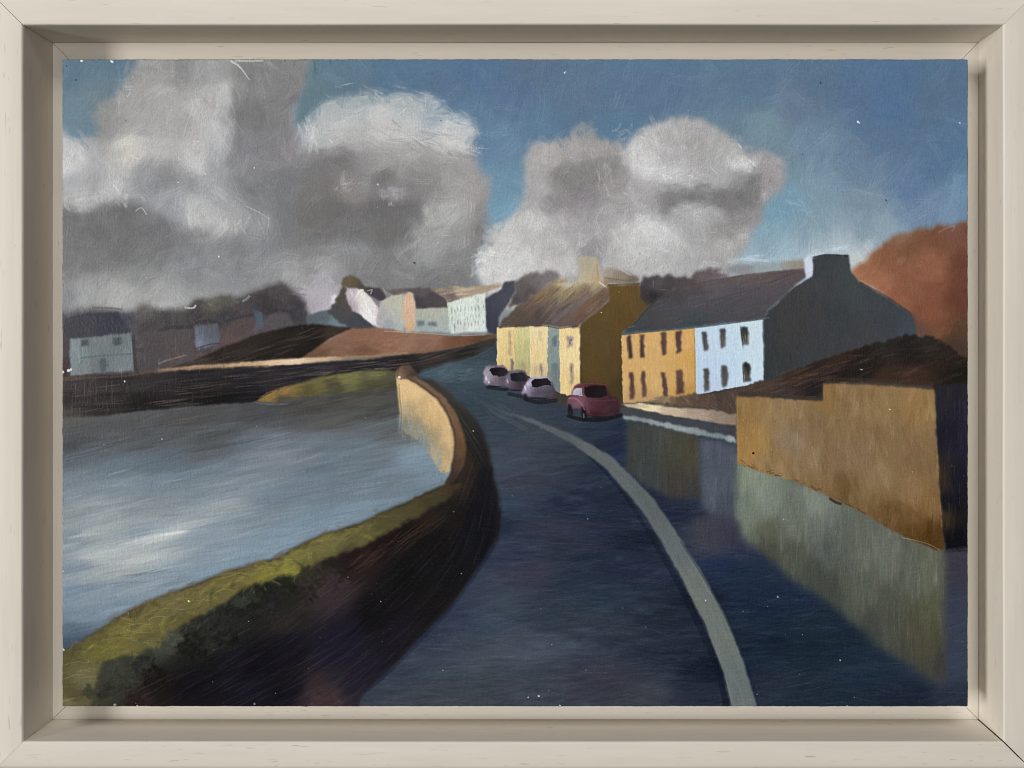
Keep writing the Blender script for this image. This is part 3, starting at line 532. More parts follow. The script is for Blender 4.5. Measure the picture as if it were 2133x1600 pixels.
# --- road
ROAD = P("905,792 870,786 880,772 930,758 990,742 1036,720 1040,770 1060,800 1120,822 1180,846 1290,862 1540,870 1540,960 2030,1100 2030,1485 735,1485 748,1448 792,1410 832,1370 880,1318 930,1268 975,1208 1008,1160 1032,1120 1040,1070 1034,1030 1024,980 1014,930 998,890 972,858 935,820")
rn = ("900,1440,3a4049 1000,1440,3c4049 1100,1440,363a45 1000,1380,434a55 950,1350,3a424f 900,1400,39414c 1050,1350,434c59 1000,1300,353f50 1050,1250,38414f 1050,1150,2b3346 1080,1350,3f4552 1100,1200,333342 1200,1200,222b3c 1300,1180,1d2638 1250,1250,232d3d 1200,1300,2b333f "
 "1300,1320,28303c 1150,1290,2b3540 1250,1420,353640 1350,1440,383a44 1450,1430,232a38 1400,1350,202635 1480,1400,141b2b 1450,1250,161c29 1380,1150,1c2333 1150,1100,2d2f40 1200,1050,1b2336 1300,1050,1b2233 1350,1120,141b2b 1100,1000,343744 1080,950,3b424e 1150,950,323844 1200,950,2a313c "
 "1150,915,373e48 1100,885,394149 1050,870,36404b 1050,900,323d4a 1050,960,3a4452 1060,1050,303b4d 1000,850,2f3a45 950,800,313d46 980,780,43545e 945,785,4e606a 1000,740,3a454d 1020,720,353e4a 1050,820,343f49 1150,850,2f3743 1250,900,242d3e 1200,870,2b3442 1290,900,1a2337 1280,950,16213a "
 "1250,930,1d2636 1600,1250,18253a 1600,1350,1a2636 1700,1350,17242f 1750,1300,1a2533 1800,1400,1e2938 1700,1450,1b2632 1900,1450,1a2130 1600,1440,222a37 1540,1200,1b283c 1540,1140,292f42 1990,1170,36343f 1990,1300,343a4a 1990,1400,343b4c 1985,1450,242b3a 1450,1100,2f3442 "
 "1500,1090,3a3f4c 1480,1130,3a3b47 1420,1080,1a2335 1320,960,1f2a3a 900,1330,2e3545 960,1270,2b3344 1035,1090,1f2738 870,1400,2f3644 1500,1180,1c2740 1350,1300,1d2431")
road_ang = lambda x, y, j, i: R_(-6+SWIRL[j, i]*10)
rn = lift(rn, 1.07, (.0, .006, .008))
rid, m, f = region('painted_road', ROAD, rn, 'dark blue grey wet road curving away up the hill', feather=2.5, warp=1.5, eps=10, power=1.8, aniso=(-6, .5),
   L=(50, 120), W=(6, 16), ang=road_ang, spread=.12, cov=2.8, op=.45, lum=.07, jit=.018, thick=.7, dry=.6)
brush(m, f, L=(24, 80), W=(1.8, 4), ang=road_ang, spread=.14, cov=.8, op=.42, lum=.09, jit=.035, thick=1.3, dry=.75, maxn=5600, shade=(.28, .02, .08))
rm = m
brush(m, f, L=(20, 50), W=(2, 4), ang=lambda x, y, j, i: R_(-50), spread=.6, cov=.12, op=.25, lum=.05, jit=.03, thick=1.0, dry=.7, maxn=700)
wisps(P("930,778 950,782 985,770 1000,790 960,795"), 34, (14, 40), (2, 6), -8, .3, ['667a84', '566a75', '42535d', '2f3b44'], .45, 1.2)
line(P("870,782 930,762 985,745 1030,722"), 3, '5c6a70', .4)
wisps(P("1000,840 1040,850 960,815 1060,870"), 30, (20, 50), (2, 5), 25, .3, ['4c5a64', '3c4852', '55626b'], .4, 1.0)
for k in range(520):
    x = rng.uniform(780, 1560); y = rng.uniform(900, 1465)
    j = int((y-PY0)/STEP); i = int((x-PX0)/STEP)
    if rm[j, i] < .6: continue
    stroke(x, y, R_(-5)+rng.normal(0, .12), rng.uniform(30, 110), rng.uniform(2, 7), BUF[j, i]+rng.choice([.05, .035, -.03])*np.array([.9, 1, 1.1], np.float32), .5, rm, 1.3, 0, .06, .75)
sc1 = noise(46, 7, 3); sc2 = noise(150, 70, 3); sc3 = noise(16, 3, 2)
scum = np.clip(sc1*.8+sc2*.9+sc3*.4-.25, 0, 1)*rm*np.clip((GY-840)/200, 0, 1)*np.clip((1500-GX)/160, 0, 1)
BUF[:] += (blur(scum, 1.5)*.065)[..., None]*np.array([.86, .95, 1.0], np.float32)
scd = np.clip(-sc1*.7-sc2*.6+sc3*.3-.35, 0, 1)*rm
BUF[:] *= (1-.14*scd)[..., None]
HGT[:] += (sc1*.05+sc3*.06)*rm
# reflections in the wet road
def refl(q, notes, label, fe=6, **k):
    return region('reflection', P(q), notes, label, parent=rid, feather=fe, warp=2, L=(30, 80), W=(4, 12), ang=R_(90), spread=.04, cov=3.2, op=.45, lum=.07, jit=.026, thick=.8, dry=.65, aniso=(90, .5), **k)
refl("1306,872 1340,880 1440,900 1458,912 1460,1042 1400,1036 1345,1012 1306,975", "1320,900,3f4240 1330,930,3c403d 1400,930,474639 1440,960,4a4738 1350,980,3a4041 1420,1010,3f3c34 1380,890,464a45 1440,1030,38383a", 'olive brown reflection of the ochre house')
refl("1458,912 1532,924 1534,1060 1500,1090 1462,1050", "1490,950,4f5664 1470,930,565f6d 1520,980,4e5968 1490,1020,555e6b 1510,1060,454d5c", 'pale blue reflection of the blue house')
refl("1535,940 1600,970 1700,1014 1800,1054 1900,1100 1958,1120 1968,1150 1970,1425 1950,1422 1900,1388 1820,1338 1780,1300 1720,1250 1650,1205 1600,1160 1545,1120 1533,1080",
 "1545,1000,7b8672 1560,1050,707b6b 1600,1050,788275 1650,1100,6b7266 1600,1110,5f6350 1700,1100,656c64 1720,1150,5a6059 1800,1150,666b5f 1850,1170,696d60 1650,1150,535748 1600,1150,4c4f44 1700,1200,4a4f46 1720,1240,454a41 1800,1220,5a6053 1850,1250,55584b 1900,1200,606456 1930,1200,676a56 "
 "1930,1280,595a44 1900,1300,52523f 1850,1300,505348 1820,1330,434741 1930,1350,4f4e3b 1930,1400,43433a 1880,1370,46483f 1960,1400,403f3c 1700,1060,7b8476 1580,1020,808a78", 'green grey reflection of the ochre garden wall', fe=8)
wisps(P("1560,1010 1600,1060 1680,1090 1760,1120 1840,1160 1920,1200 1700,1140 1900,1250"), 90, (40, 110), (2, 6), 90, .03, ['7f8977', '6a715f', '565b50', '737a6c'], .28, .9, sc=26)
refl("1436,1082 1500,1072 1534,1090 1540,1130 1500,1150 1450,1120", "1480,1105,3d3f4b 1520,1120,393a4a", 'violet grey sheen on the wet road', fe=8)
# white road edge line
RL = [(985, 826, 1), (1020, 846, 2), (1060, 862, 4), (1110, 878, 8), (1150, 896, 12), (1190, 914, 17), (1230, 938, 22), (1266, 962, 26), (1306, 1003, 31), (1350, 1053, 34), (1389, 1112, 37), (1440, 1196, 43), (1490, 1292, 46), (1527, 1388, 48), (1552, 1478, 52)]
pid, m, f = region('painted_road_line', ribbon(RL), "1000,835,4a565e 1060,862,525c64 1110,878,5a656b 1150,900,596065 1250,955,63696a 1350,1060,5f6768 1400,1130,646c6d 1450,1220,6c746f 1500,1320,6d756f 1545,1430,687270", 'pale grey white line sweeping along the road edge', feather=2.0, warp=1, part=True)
brush(m, f, L=(40, 90), W=(4, 10), ang=lambda x, y, j, i: math.atan2(60, np.interp(x, [1000, 1150, 1266, 1350, 1440, 1552], [140, 120, 62, 45, 32, 17])), spread=.05, cov=4, op=.4, lum=.06, jit=.015, thick=1.0)
line([(1225, 950), (1262, 985), (1310, 1045), (1360, 1125), (1410, 1210), (1455, 1300), (1495, 1390), (1515, 1470)], [4, 6, 8, 10, 12, 14, 16, 18], '0f1624', .45)
line([(1420, 1128), (1475, 1215), (1520, 1300), (1560, 1400), (1580, 1470)], [8, 9, 9, 8, 8], '16203a', .3)
for k in range(5): line([(1010+k*3, 845+k*3), (1060, 872+k*2), (1100, 892+k*2)], 1.6, ['6d7a82', '55636c'][k % 2], .4)
# --- pavement and kerb on the right
region('painted_pavement', P("1296,842 1330,840 1400,848 1470,852 1535,860 1535,888 1450,876 1380,863 1310,850"), "1320,845,a89880 1350,850,cbb894 1345,852,d8c595 1400,858,b09c84 1450,865,9c8977 1500,872,907d6c 1530,880,8c7660", 'buff pavement in front of the houses', feather=2, warp=1.2,
   L=(20, 46), W=(3, 7), ang=R_(9), spread=.08, cov=3, op=.45, lum=.07, jit=.02, thick=1.1)
region('painted_kerb', P("1290,852 1310,850 1380,864 1450,877 1535,888 1536,912 1440,892 1380,878 1296,866"), "1310,860,42474a 1400,873,43474c 1500,892,41454c 1535,900,3f3f45", 'dark kerb face below the pavement', feather=1.5, warp=1,
   L=(20, 46), W=(3, 7), ang=R_(11), spread=.05, cov=2.5, op=.4, lum=.05, jit=.012, thick=.7)
region('painted_road_line', P("1294,866 1330,868 1400,883 1470,897 1533,909 1534,922 1460,908 1390,893 1340,880 1300,873"), "1310,869,7b8688 1400,887,858e90 1500,908,778287 1530,915,8a9394", 'pale line at the foot of the kerb', feather=1.5, warp=1.5, fine=2,
   L=(20, 46), W=(3, 7), ang=R_(12), spread=.05, cov=3, op=.5, lum=.08, jit=.02, thick=1.4)
# --- russet hill at the right edge
pid, m, f = region('painted_hill', P("1772,566 1800,548 1828,520 1850,502 1882,484 1928,476 1980,470 2000,462 2030,450 2030,760 1985,745 1955,715 1905,700 1895,660 1850,622 1790,592"),
 "1800,560,9b6646 1850,540,8d5a3f 1900,510,80533a 1950,500,7e5138 2000,480,7a4d3c 1950,560,965f45 1900,580,8f5a40 2000,560,6d4030 1870,620,945a40 1950,600,875038 2000,620,673b2b 1940,660,8a5137 1960,680,7d4b33 2000,690,573a2b 1920,690,6a4a3c 1990,720,45342a 1830,590,a06848 1790,572,a56d4a 1930,540,935c42 1885,490,8a6850 1990,475,84584a",
 'russet autumn hillside at the right edge', feather=4, warp=4, fine=4, eps=14,
   L=(20, 46), W=(7, 16), ang=lambda x, y, j, i: SWIRL[j, i]*2+.6, spread=.6, cov=2.6, op=.4, lum=.05, jit=.018, thick=.8)
# --- cream terrace
cid, m, f = region('painted_house', P("1036,682 1072,678 1105,676 1142,676 1166,680 1208,676 1210,826 1180,822 1130,795 1085,776 1036,770"), "1050,700,cdb57c 1050,750,c5ab72 1088,700,b7ae74 1088,760,a8a06c 1122,700,d0ba88 1122,760,c7ae78 1152,700,84928b 1152,770,7b8982 1185,700,d6bb7e 1185,790,cdb176 1204,740,d9c088",
 'cream terrace row with brown roof and shaded gable', feather=.5, warp=1, fine=1.2, power=3,
   L=(20, 50), W=(3, 6), ang=R_(89), spread=.04, cov=3, op=.42, lum=.09, jit=.022, thick=1.4)
for q, nts, lb in (("1036,682 1073,679 1073,774 1036,768", "1045,700,cfb67c 1060,740,c8ae74 1050,770,bfa670", 'butter yellow house front'), ("1073,679 1104,676 1104,782 1073,776", "1085,690,b9b177 1090,740,aea870 1088,775,9f9868", 'lime green house front'),
              ("1104,676 1141,676 1141,806 1104,785", "1120,690,d2bd8c 1125,740,cbb47e 1122,785,bda676", 'cream house front'), ("1141,678 1165,682 1166,818 1141,806", "1150,690,84918a 1155,740,7e8d87 1152,800,75837e", 'grey teal house front'),
              ("1165,682 1207,672 1210,826 1166,818", "1180,700,d3b87c 1200,740,d8be86 1185,800,ccb074 1204,820,c6ab70", 'pale cream end house front')):
    region('house_front', P(q), nts, lb, parent=cid, feather=.5, warp=.8, fine=1.2, L=(20, 50), W=(3, 6), ang=R_(89), spread=.04, cov=3.2, op=.42, lum=.09, jit=.022, thick=1.4)
for q, c in (("1181,702 1193,700 1194,724 1182,725", '9a8b80'), ("1186,758 1194,756 1195,800 1187,800", '9c8a78'), ("1152,700 1160,699 1160,722 1152,722", '6a767a'), ("1152,758 1161,757 1161,806 1153,800", '6d7a7c'), ("1124,760 1130,758 1131,784 1125,784", '8f8175'), ("1112,764 1118,762 1118,780 1113,780", 'a39379'),
             ("1060,690 1065,690 1066,740 1061,742", 'a18f66'), ("1064,748 1068,746 1069,772 1064,772", '6a5f5c'), ("1084,756 1092,752 1093,776 1085,776", '99926b'), ("1123,692 1128,691 1128,712 1123,712", 'b9a57c')):
    region('window', P(q), "0,0,"+c, parent=cid, feather=1.6, warp=1.2, fine=2)
for (x, y, l, c) in ((1187, 712, 16, '5d4f55'), (1190, 770, 22, '6e5f5c'), (1129, 770, 20, '7a6d70'), (1156, 712, 16, '56636a'), (1190, 708, 6, '453b44')):
    stroke(x, y, R_(88), l, 3, hexc(c), .6, None, -.5, 0, .06, .5)
line(P("1166,684 1168,816"), 2, 'e2cd97', .5); line(P("1206,680 1207,820"), 3, 'e0cb98', .55); line(P("1105,680 1106,780"), 2.5, 'dcc794', .5); line(P("1036,690 1037,765"), 2, 'e0ca92', .5)
region('roof', P("1038,682 1052,662 1075,640 1100,622 1130,604 1165,590 1210,586 1262,584 1268,600 1268,628 1240,652 1212,674 1206,682 1166,682 1142,678 1104,678 1074,680"), "1100,640,6f5b4e 1150,640,6a5d56 1200,640,6e6461 1230,640,7a5e4b 1180,605,96835f 1130,612,8a7052 1070,660,5f5148 1220,612,7f6955 1240,595,a08d6c 1250,625,6d564b 1200,590,a8966c 1120,665,584b46 1180,665,665a58 1215,660,6f5040",
 parent=cid, label='streaked brown slate roof', feather=1.5, warp=2, fine=2, L=(40, 90), W=(4, 9), ang=R_(-41), spread=.1, cov=3, op=.45, lum=.08, jit=.02, thick=1.2)
rmk = mask_of(P("1042,678 1100,624 1165,592 1262,586 1268,628 1206,680"), 1)
for k in range(50):
    x = rng.uniform(1060, 1250); y = np.interp(x, [1060, 1160, 1260], [662, 632, 628])+rng.normal(0, 18)
    stroke(x, y, R_(-42)+rng.normal(0, .08), rng.uniform(40, 80), rng.uniform(2, 5), hexc(['8c7458', '5a4c46', '7d6f68', '9a8560', '4d413c', '75604e'][rng.integers(0, 6)]), .42, rmk, 1.2, 0, .07, .6)
line(P("1172,672 1215,640 1262,604"), 12, '7c5640', .5, mask=rmk); line(P("1150,672 1205,632 1250,600"), 8, '77706f', .4, mask=rmk)
line(P("1040,682 1072,680 1104,678 1142,680 1168,684 1206,678"), 3, '4a3d36', .5); line(P("1205,684 1212,676 1240,652"), 3, 'a08560', .5)
region('gable', P("1208,684 1214,672 1240,652 1268,628 1266,596 1300,592 1330,592 1335,618 1352,640 1332,668 1310,684 1296,692 1296,836 1250,834 1211,830"), "1290,605,6c5326 1310,620,684f26 1300,660,60481f 1250,700,5b4722 1250,790,58411f 1280,810,473717 1290,760,55411f 1230,760,5d461f 1225,820,4a3818 1340,640,5f4a26 1270,640,644c24 1288,830,43351b",
 parent=cid, label='olive brown gable end in shade', feather=.6, warp=1, L=(24, 60), W=(4, 9), ang=R_(86), spread=.12, cov=2.6, op=.4, lum=.05, jit=.014, thick=.8)
line(P("1266,594 1300,592 1332,591"), 4, '2f2721', .75); line(P("1211,690 1211,825"), 2.5, '4d3c1c', .5)
region('chimney', P("1206,534 1244,536 1250,560 1254,590 1230,590 1206,588"), "1220,545,9f967f 1240,560,a3977d 1220,580,a59a80 1245,585,a8906a", parent=cid, label='misty buff chimney', feather=3, warp=1.5)
region('', P("1156,592 1176,574 1204,570 1206,590 1180,602"), "1165,588,a89a76 1190,580,abaca6 1200,590,a8a083", part=False, feather=4, warp=2)
region('', P("1252,590 1262,560 1300,562 1330,578 1328,590 1290,594"), "1265,575,a89a86 1300,575,93826e 1320,585,6f6254 1270,588,8c7658", part=False, feather=3, warp=2.5)
line(P("1258,578 1300,584 1330,582"), 3, '6b5c4c', .6); line(P("1258,586 1300,586"), 3, '9d8a6c', .6); line(P("1290,560 1315,574"), 3, 'c9c6c2', .6); line(P("1243,550 1246,582"), 3, '8f7a55', .5); line(P("1252,552 1256,590"), 3, 'bba98a', .5); line(P("1140,596 1176,584"), 4, '9a7d4a', .5); line(P("1248,588 1262,598"), 4, 'c9c2b4', .6)
line(P("1360,580 1362,600"), 2, '8f8a8b', .5); line(P("1365,602 1392,604"), 2, '827c7e', .5)
# --- ochre and blue house
oid, m, f = region('painted_house', P("1294,698 1340,692 1400,688 1447,682 1449,824 1400,830 1340,838 1298,840"), "1310,720,c09658 1360,720,c29758 1420,720,c29552 1310,780,bf9556 1360,790,c09758 1420,780,be9352 1440,750,bf8e45 1340,830,b08b58 1430,820,b48746", 'ochre yellow house with narrow dark windows', feather=.5, warp=.8, fine=1,
   L=(24, 60), W=(4, 8), ang=R_(88), spread=.1, cov=3, op=.4, lum=.06, jit=.014, thick=1.1)
bid, m2, f2 = region('painted_house', P("1447,682 1500,675 1588,664 1592,796 1540,806 1480,816 1449,822"), "1460,700,a9bbd4 1520,700,a9bedb 1570,690,b0c4e2 1460,780,a4b6cf 1520,780,a6bcdc 1570,770,aec4e6 1480,810,a3b2c8", 'light blue house with slate roof and dark gable', feather=.5, warp=.8, fine=1,
   L=(24, 60), W=(4, 8), ang=R_(88), spread=.1, cov=3, op=.4, lum=.06, jit=.014, thick=1.1)
line(P("1446,684 1448,750 1449,820"), 3, 'a9752a', .6)
def win(q, c1, c2, parent, arch=False):
    xs = [p[0] for p in q]; ys = [p[1] for p in q]
    region('window', q, f"{min(xs)},{min(ys)},{c1} {max(xs)},{max(ys)},{c2}", parent=parent, feather=.6, warp=.8, fine=1.4)
    x = (min(xs)+max(xs))/2; y = (min(ys)+max(ys))/2
    for k in range(5):
        stroke(x+rng.normal(0, 1.5), y+rng.normal(0, 5), R_(88)+rng.normal(0, .05), rng.uniform(14, (max(ys)-min(ys))*.8), rng.uniform(2, 4), hexc([c1, c2][k % 2])+rng.normal(0, .03), .5, None, -.5, 0, .06, .5)
for a in (("1306,700 1314,699 1318,746 1310,748", '4a3638', '382a2e'), ("1333,697 1341,696 1342,744 1334,745", '60443f', '4a3538'), ("1376,692 1387,691 1388,738 1380,741", '644840', '5a3f3f'), ("1406,690 1419,688 1418,732 1410,736", '573f3d', '5a4245'),
          ("1312,776 1319,774 1322,832 1313,834", '5a403a', '6a4a40'), ("1336,775 1343,773 1347,827 1339,829", '5f483d', '6a4f3f'), ("1378,776 1386,774 1391,826 1383,829", '57403b', '5d4340'), ("1409,771 1422,770 1424,818 1410,822", '6d4f3c', '5c4238')):
    win(P(a[0]), a[1], a[2], oid)
for a in (("1462,691 1472,690 1475,728 1466,731", '4c4f4c', '5b5e58'), ("1499,685 1510,683 1512,722 1502,727", '504f4b', '6e6f6a'), ("1543,681 1559,680 1560,716 1546,720", '393a36', '6f6e66'),
          ("1466,768 1476,766 1478,814 1468,815", '4f5248', '5f625a'), ("1502,762 1510,759 1515,764 1515,805 1504,808", '545650', '606259'), ("1548,760 1555,754 1563,760 1564,795 1549,796", '2d2b26', '5a574c')):
    win(P(a[0]), a[1], a[2], bid)
for q in ("1542,680 1548,722", "1547,758 1549,796"): line(P(q), 3, '24221f', .6)
for (x, y) in ((1318, 722), (1345, 720), (1391, 715), (1421, 715)): stroke(x+1, y, R_(88), 40, 2, hexc('d1a868'), .35, None, .6, 0, .05, .5)
region('roof', P("1296,694 1312,680 1340,652 1362,628 1384,612 1420,598 1480,584 1545,573 1620,565 1676,560 1682,574 1660,592 1640,612 1612,634 1600,646 1592,662 1540,668 1450,680 1380,687"),
 "1400,640,4d4c53 1450,620,545158 1550,610,545057 1600,600,5a5257 1650,575,5f5354 1550,580,665b59 1480,590,625a5d 1350,670,454446 1500,660,4d4c52 1320,685,3e474b 1450,675,3f4a4e 1400,615,4a4549 1630,600,585156 1580,640,504c53 1600,570,685a56 1440,596,574b4b",
 parent=bid, label='long blue grey slate roof', feather=.6, warp=1.2, L=(40, 90), W=(3, 8), ang=R_(-14), spread=.12, cov=3, op=.45, lum=.06, jit=.016, thick=1.0)
rf = mask_of(P("1320,684 1384,612 1480,584 1676,562 1590,660 1450,678"), 2)
for k in range(60):
    x = rng.uniform(1350, 1650); y = np.interp(x, [1350, 1650], [660, 585])+rng.normal(0, 22)
    stroke(x, y, R_(-16)+rng.normal(0, .1), rng.uniform(40, 110), rng.uniform(1.6, 4), hexc(['6a6066', '3c3b40', '5c5358', '73625f', '44454d'][rng.integers(0, 5)]), .36, rf, 1.0, 0, .06, .7)
line(P("1296,696 1350,690 1450,681 1530,671 1592,663"), 6, '3c484d', .7); line(P("1308,686 1325,672 1352,640 1382,612"), 3, '2c2b2e', .55); line(P("1310,683 1322,678"), 3, '8d8278', .6)
line(P("1420,598 1480,585 1560,572 1675,560"), 3, '5d4b49', .5)
region('gable', P("1590,664 1600,648 1640,612 1664,592 1690,577 1694,536 1722,530 1768,533 1773,566 1790,588 1820,606 1850,622 1880,642 1902,658 1910,690 1904,706 1860,712 1790,735 1700,765 1660,775 1600,796 1592,796"),
 lift("1720,545,363d3f 1760,560,3a4243 1720,600,383d3e 1650,640,373939 1650,700,383a3a 1620,750,2f3536 1750,650,333a3b 1850,670,363d42 1895,690,3a434a 1780,620,3a4243 1700,740,353a3b 1800,720,373c3d 1600,690,31363a 1610,780,2f3537 1830,640,384044", (1.12, 1.07, 1.08)),
 parent=bid, label='dark slate grey gable wall with chimney', feather=.8, warp=1.2, eps=16, L=(30, 70), W=(8, 16), ang=R_(80), spread=.5, cov=2.4, op=.38, lum=.035, jit=.010, thick=.6)
line(P("1694,536 1722,531 1766,533"), 4, '23262a', .6); line(P("1596,652 1640,612 1690,578"), 2.5, '2b2b2d', .5)
line(P("1790,588 1850,620 1900,655"), 5, '2c2a28', .4); line(P("1590,668 1592,790"), 3, '6a7074', .45)
region('chimney', P("1674,538 1692,533 1693,574 1678,580"), "1680,550,b4bccc 1688,570,a9b1c0", parent=bid, label='sunlit white side of the chimney', feather=1.2, warp=.8, L=(10, 24), W=(3, 5), ang=R_(86), spread=.08, cov=2.5, op=.4, lum=.05, jit=.015, thick=1)
line(P("1590,664 1602,662"), 4, '7d848b', .5)
# --- hedges at right
region('painted_hedge', P("1360,832 1400,826 1450,820 1500,816 1540,808 1600,792 1600,822 1536,826 1536,862 1500,852 1440,848 1385,842"), "1380,835,8a7154 1420,835,6a5442 1470,835,5f4c3e 1510,840,54433a 1500,825,4d3f35 1560,812,54433a 1590,802,4a3a32", 'short brown hedge before the blue house', feather=2, warp=3, fine=4,
   L=(14, 30), W=(2, 5), ang=R_(55), spread=.3, cov=3, op=.5, lum=.1, jit=.035, thick=1.5, shade=(.2, .05, .14))
wisps(P("1330,838 1360,838 1390,838"), 20, (14, 30), (3, 7), -5, .3, ['a08560', '8f7a5c'], .5, 1.2, sc=4)
region('painted_hedge', P("1596,798 1630,782 1660,768 1710,750 1760,736 1810,720 1860,706 1910,696 1950,704 1975,722 2000,742 2030,752 2030,812 1955,814 1940,804 1850,796 1800,793 1716,796 1712,832 1660,826 1600,826 1540,822 1560,812"),
 "1700,760,2b211d 1650,780,3a2a22 1800,760,1f1b17 1900,740,211c19 1900,782,3d2b20 1850,786,39291f 2000,770,1d1914 1600,810,4a3a30 1660,815,352a26 1690,820,241e20 1750,745,33261f 1850,715,282422 1930,712,2c2622 1980,745,2a211b 1760,780,231d1a 1640,818,3f3430", 'dark hedge over the ochre garden wall', feather=2.2, warp=2.5, fine=3,
   L=(30, 80), W=(3, 8), ang=R_(-18), spread=.16, cov=3, op=.45, lum=.06, jit=.016, thick=1.0, shade=(.12, .03, .09))
wisps(P("1620,795 1680,780 1740,765 1800,750 1700,790 1660,800"), 60, (30, 80), (1.6, 3.5), -16, .16, ['6a4a38', '55402f', '7a5a46', '4a3028'], .42, 1.2, sc=12)
# --- ochre garden wall
pid, m, f = region('painted_garden_wall', P("1533,826 1570,826 1620,830 1712,836 1713,800 1760,799 1800,801 1870,805 1946,812 1950,900 1956,1020 1964,1100 1967,1144 1950,1146 1900,1124 1850,1100 1790,1064 1740,1040 1690,1018 1650,1000 1590,985 1536,966"),
 lift("1560,850,8c7040 1580,920,97773d 1545,940,9a7840 1650,850,87704c 1640,920,81725a 1700,880,7b6545 1760,850,816845 1800,840,836b45 1850,850,866e45 1900,850,8a6f43 1850,920,7f6746 1900,950,7d6544 1750,950,7d6749 1680,960,84704f 1620,960,8b7249 1600,980,8d7248 1760,1010,6d5532 1830,1000,84704f 1900,1030,856b45 1850,1060,6a4f2c 1900,1080,6f532b 1940,1060,7d6037 1700,1010,7d6641 1940,1120,4d3516 1720,840,866a3d 1620,890,8a744f 1790,960,80694b 1900,1105,5a3f1c 1840,1030,80673f", (1.06, 1.02, 1.0)), 'weathered ochre garden wall beside the road', feather=.7, warp=1.0, eps=16,
   L=(30, 90), W=(6, 16), ang=R_(84), spread=.3, cov=3.0, op=.45, lum=.08, jit=.032, thick=.8)
for k in range(60):
    x = rng.uniform(1545, 1945); y = np.interp(x, [1536, 1650, 1740, 1850, 1950], [964, 998, 1036, 1096, 1142])-abs(rng.normal(0, 5))+2
    stroke(x, y, math.atan2(178, 414)+rng.normal(0, .3), rng.uniform(8, 26), rng.uniform(2, 5), hexc(['5c3d20', '4a3018', '6d4a2a', '7a5632'][rng.integers(0, 4)]), .45, None, 1.2, 0, .06, .5)
line(P("1728,1038 1740,1046 1752,1050"), 6, '40201a', .7); line(P("1540,820 1600,822 1660,828 1710,830"), 9, '40352d', .8); line(P("1712,800 1713,834"), 5, '241e1b', .7); line(P("1718,793 1760,791 1850,794 1944,800"), 9, '3a2d25', .8); line(P("1745,799 1850,801 1940,808"), 3, '4d3d2f', .6)
line(P("1536,830 1537,900 1538,960"), 3, 'a38452', .5); line(P("1946,830 1950,900 1955,1000 1962,1100"), 3, '9a7e50', .5); line(P("1880,1120 1930,1132 1958,1146"), 2, 'c9a878', .5)
dot(1569, 944, 2.5, '15110d')
region('painted_gatepost', P("1948,806 1990,800 2030,800 2030,1144 1998,1148 1970,1146 1964,1100 1958,1020 1952,900"), "1960,830,26242a 1985,900,1e1d29 2000,1000,1b1a25 1980,1050,15151d 1990,1120,101116 1960,1000,332a20 2010,900,262434 1962,1080,3f2f1c", 'near black gate pier at the right edge', feather=1.5, warp=1,
   L=(40, 100), W=(3, 8), ang=R_(89), spread=.04, cov=2.6, op=.4, lum=.05, jit=.012, thick=.8, shade=(.1, .02, .06))
for k in range(10): stroke(rng.uniform(1960, 2014), rng.uniform(840, 1060), R_(89), rng.uniform(30, 90), 1.6, hexc('4f4e60'), .4, None, .8, 0, .04, .6)
wisps(P("1975,1152 1990,1148 2010,1146"), 14, (20, 40), (4, 8), -6, .1, ['26262c', '3a3840'], .5, .6, sc=4)
# --- cars
def car_blob(name, q, notes, label, parent=0, **k):
    return region(name, P(q), notes, label, parent=parent, feather=.8, warp=.8, fine=1.2, L=(8, 18), W=(3, 5), ang=R_(k.pop('a', 60)), spread=.4, cov=2.2, op=.4, lum=.06, jit=.018, thick=1.4, **k)
line(P("1012,806 1050,812 1060,806"), 7, '15161c', .65); line(P("1058,820 1090,826 1100,818"), 8, '17171e', .65); line(P("1092,830 1120,838 1160,834"), 9, '15151b', .65)
c1, *_ = car_blob('painted_car', "1007,774 1013,763 1022,761 1048,762 1056,767 1058,782 1054,801 1044,806 1030,804 1012,803 1008,796", lift("1010,782,a59fae 1016,793,bdb3c2 1032,794,857a86 1048,795,665e6a 1040,763,7c7480 1020,800,6b6470", (.90, .87, .89)), 'farthest lilac grey parked car')
region('windscreen', P("1019,771 1026,766 1050,766 1056,771 1056,782 1040,785 1027,782"), "1030,772,1b171d 1048,776,2a252c", parent=c1, feather=.5, warp=.6)
c2, *_ = car_blob('painted_car', "1051,800 1054,783 1062,772 1086,771 1096,778 1097,800 1092,811 1070,813 1056,808", lift("1055,795,a49bab 1060,780,8d8796 1068,774,8f8b99 1080,803,4f444e 1090,800,4a404a 1066,802,6d6470", (.78, .74, .77)), 'second far parked car in dusky mauve')
region('windscreen', P("1063,780 1070,776 1090,777 1096,783 1096,793 1078,796 1064,793"), "1070,786,1d1c23 1088,786,2b2831", parent=c2, feather=.5, warp=.6)
c3, *_ = car_blob('painted_car', "1086,816 1092,803 1101,788 1112,784 1142,785 1151,796 1156,812 1154,825 1118,830 1099,826 1088,822", lift("1092,810,aaa4b8 1099,796,b4aec4 1103,818,9a94a8 1120,815,625b6b 1146,817,554e5c 1130,786,a09eb4 1110,822,5a5260", (.93, .90, .93)), 'third parked car, pale lilac with dark rear')
region('windscreen', P("1107,793 1114,788 1140,788 1148,796 1148,803 1130,804 1120,806 1107,805"), "1115,796,17141a 1138,794,211e26", parent=c3, feather=.5, warp=.6)
region('wheel', P("1090,820 1098,822 1101,833 1093,832"), "0,0,1c1a20", parent=c3, feather=.6, warp=.6)
line(P("1182,866 1215,874 1260,873 1296,864"), [6, 9, 11, 7], '100f13', .85)
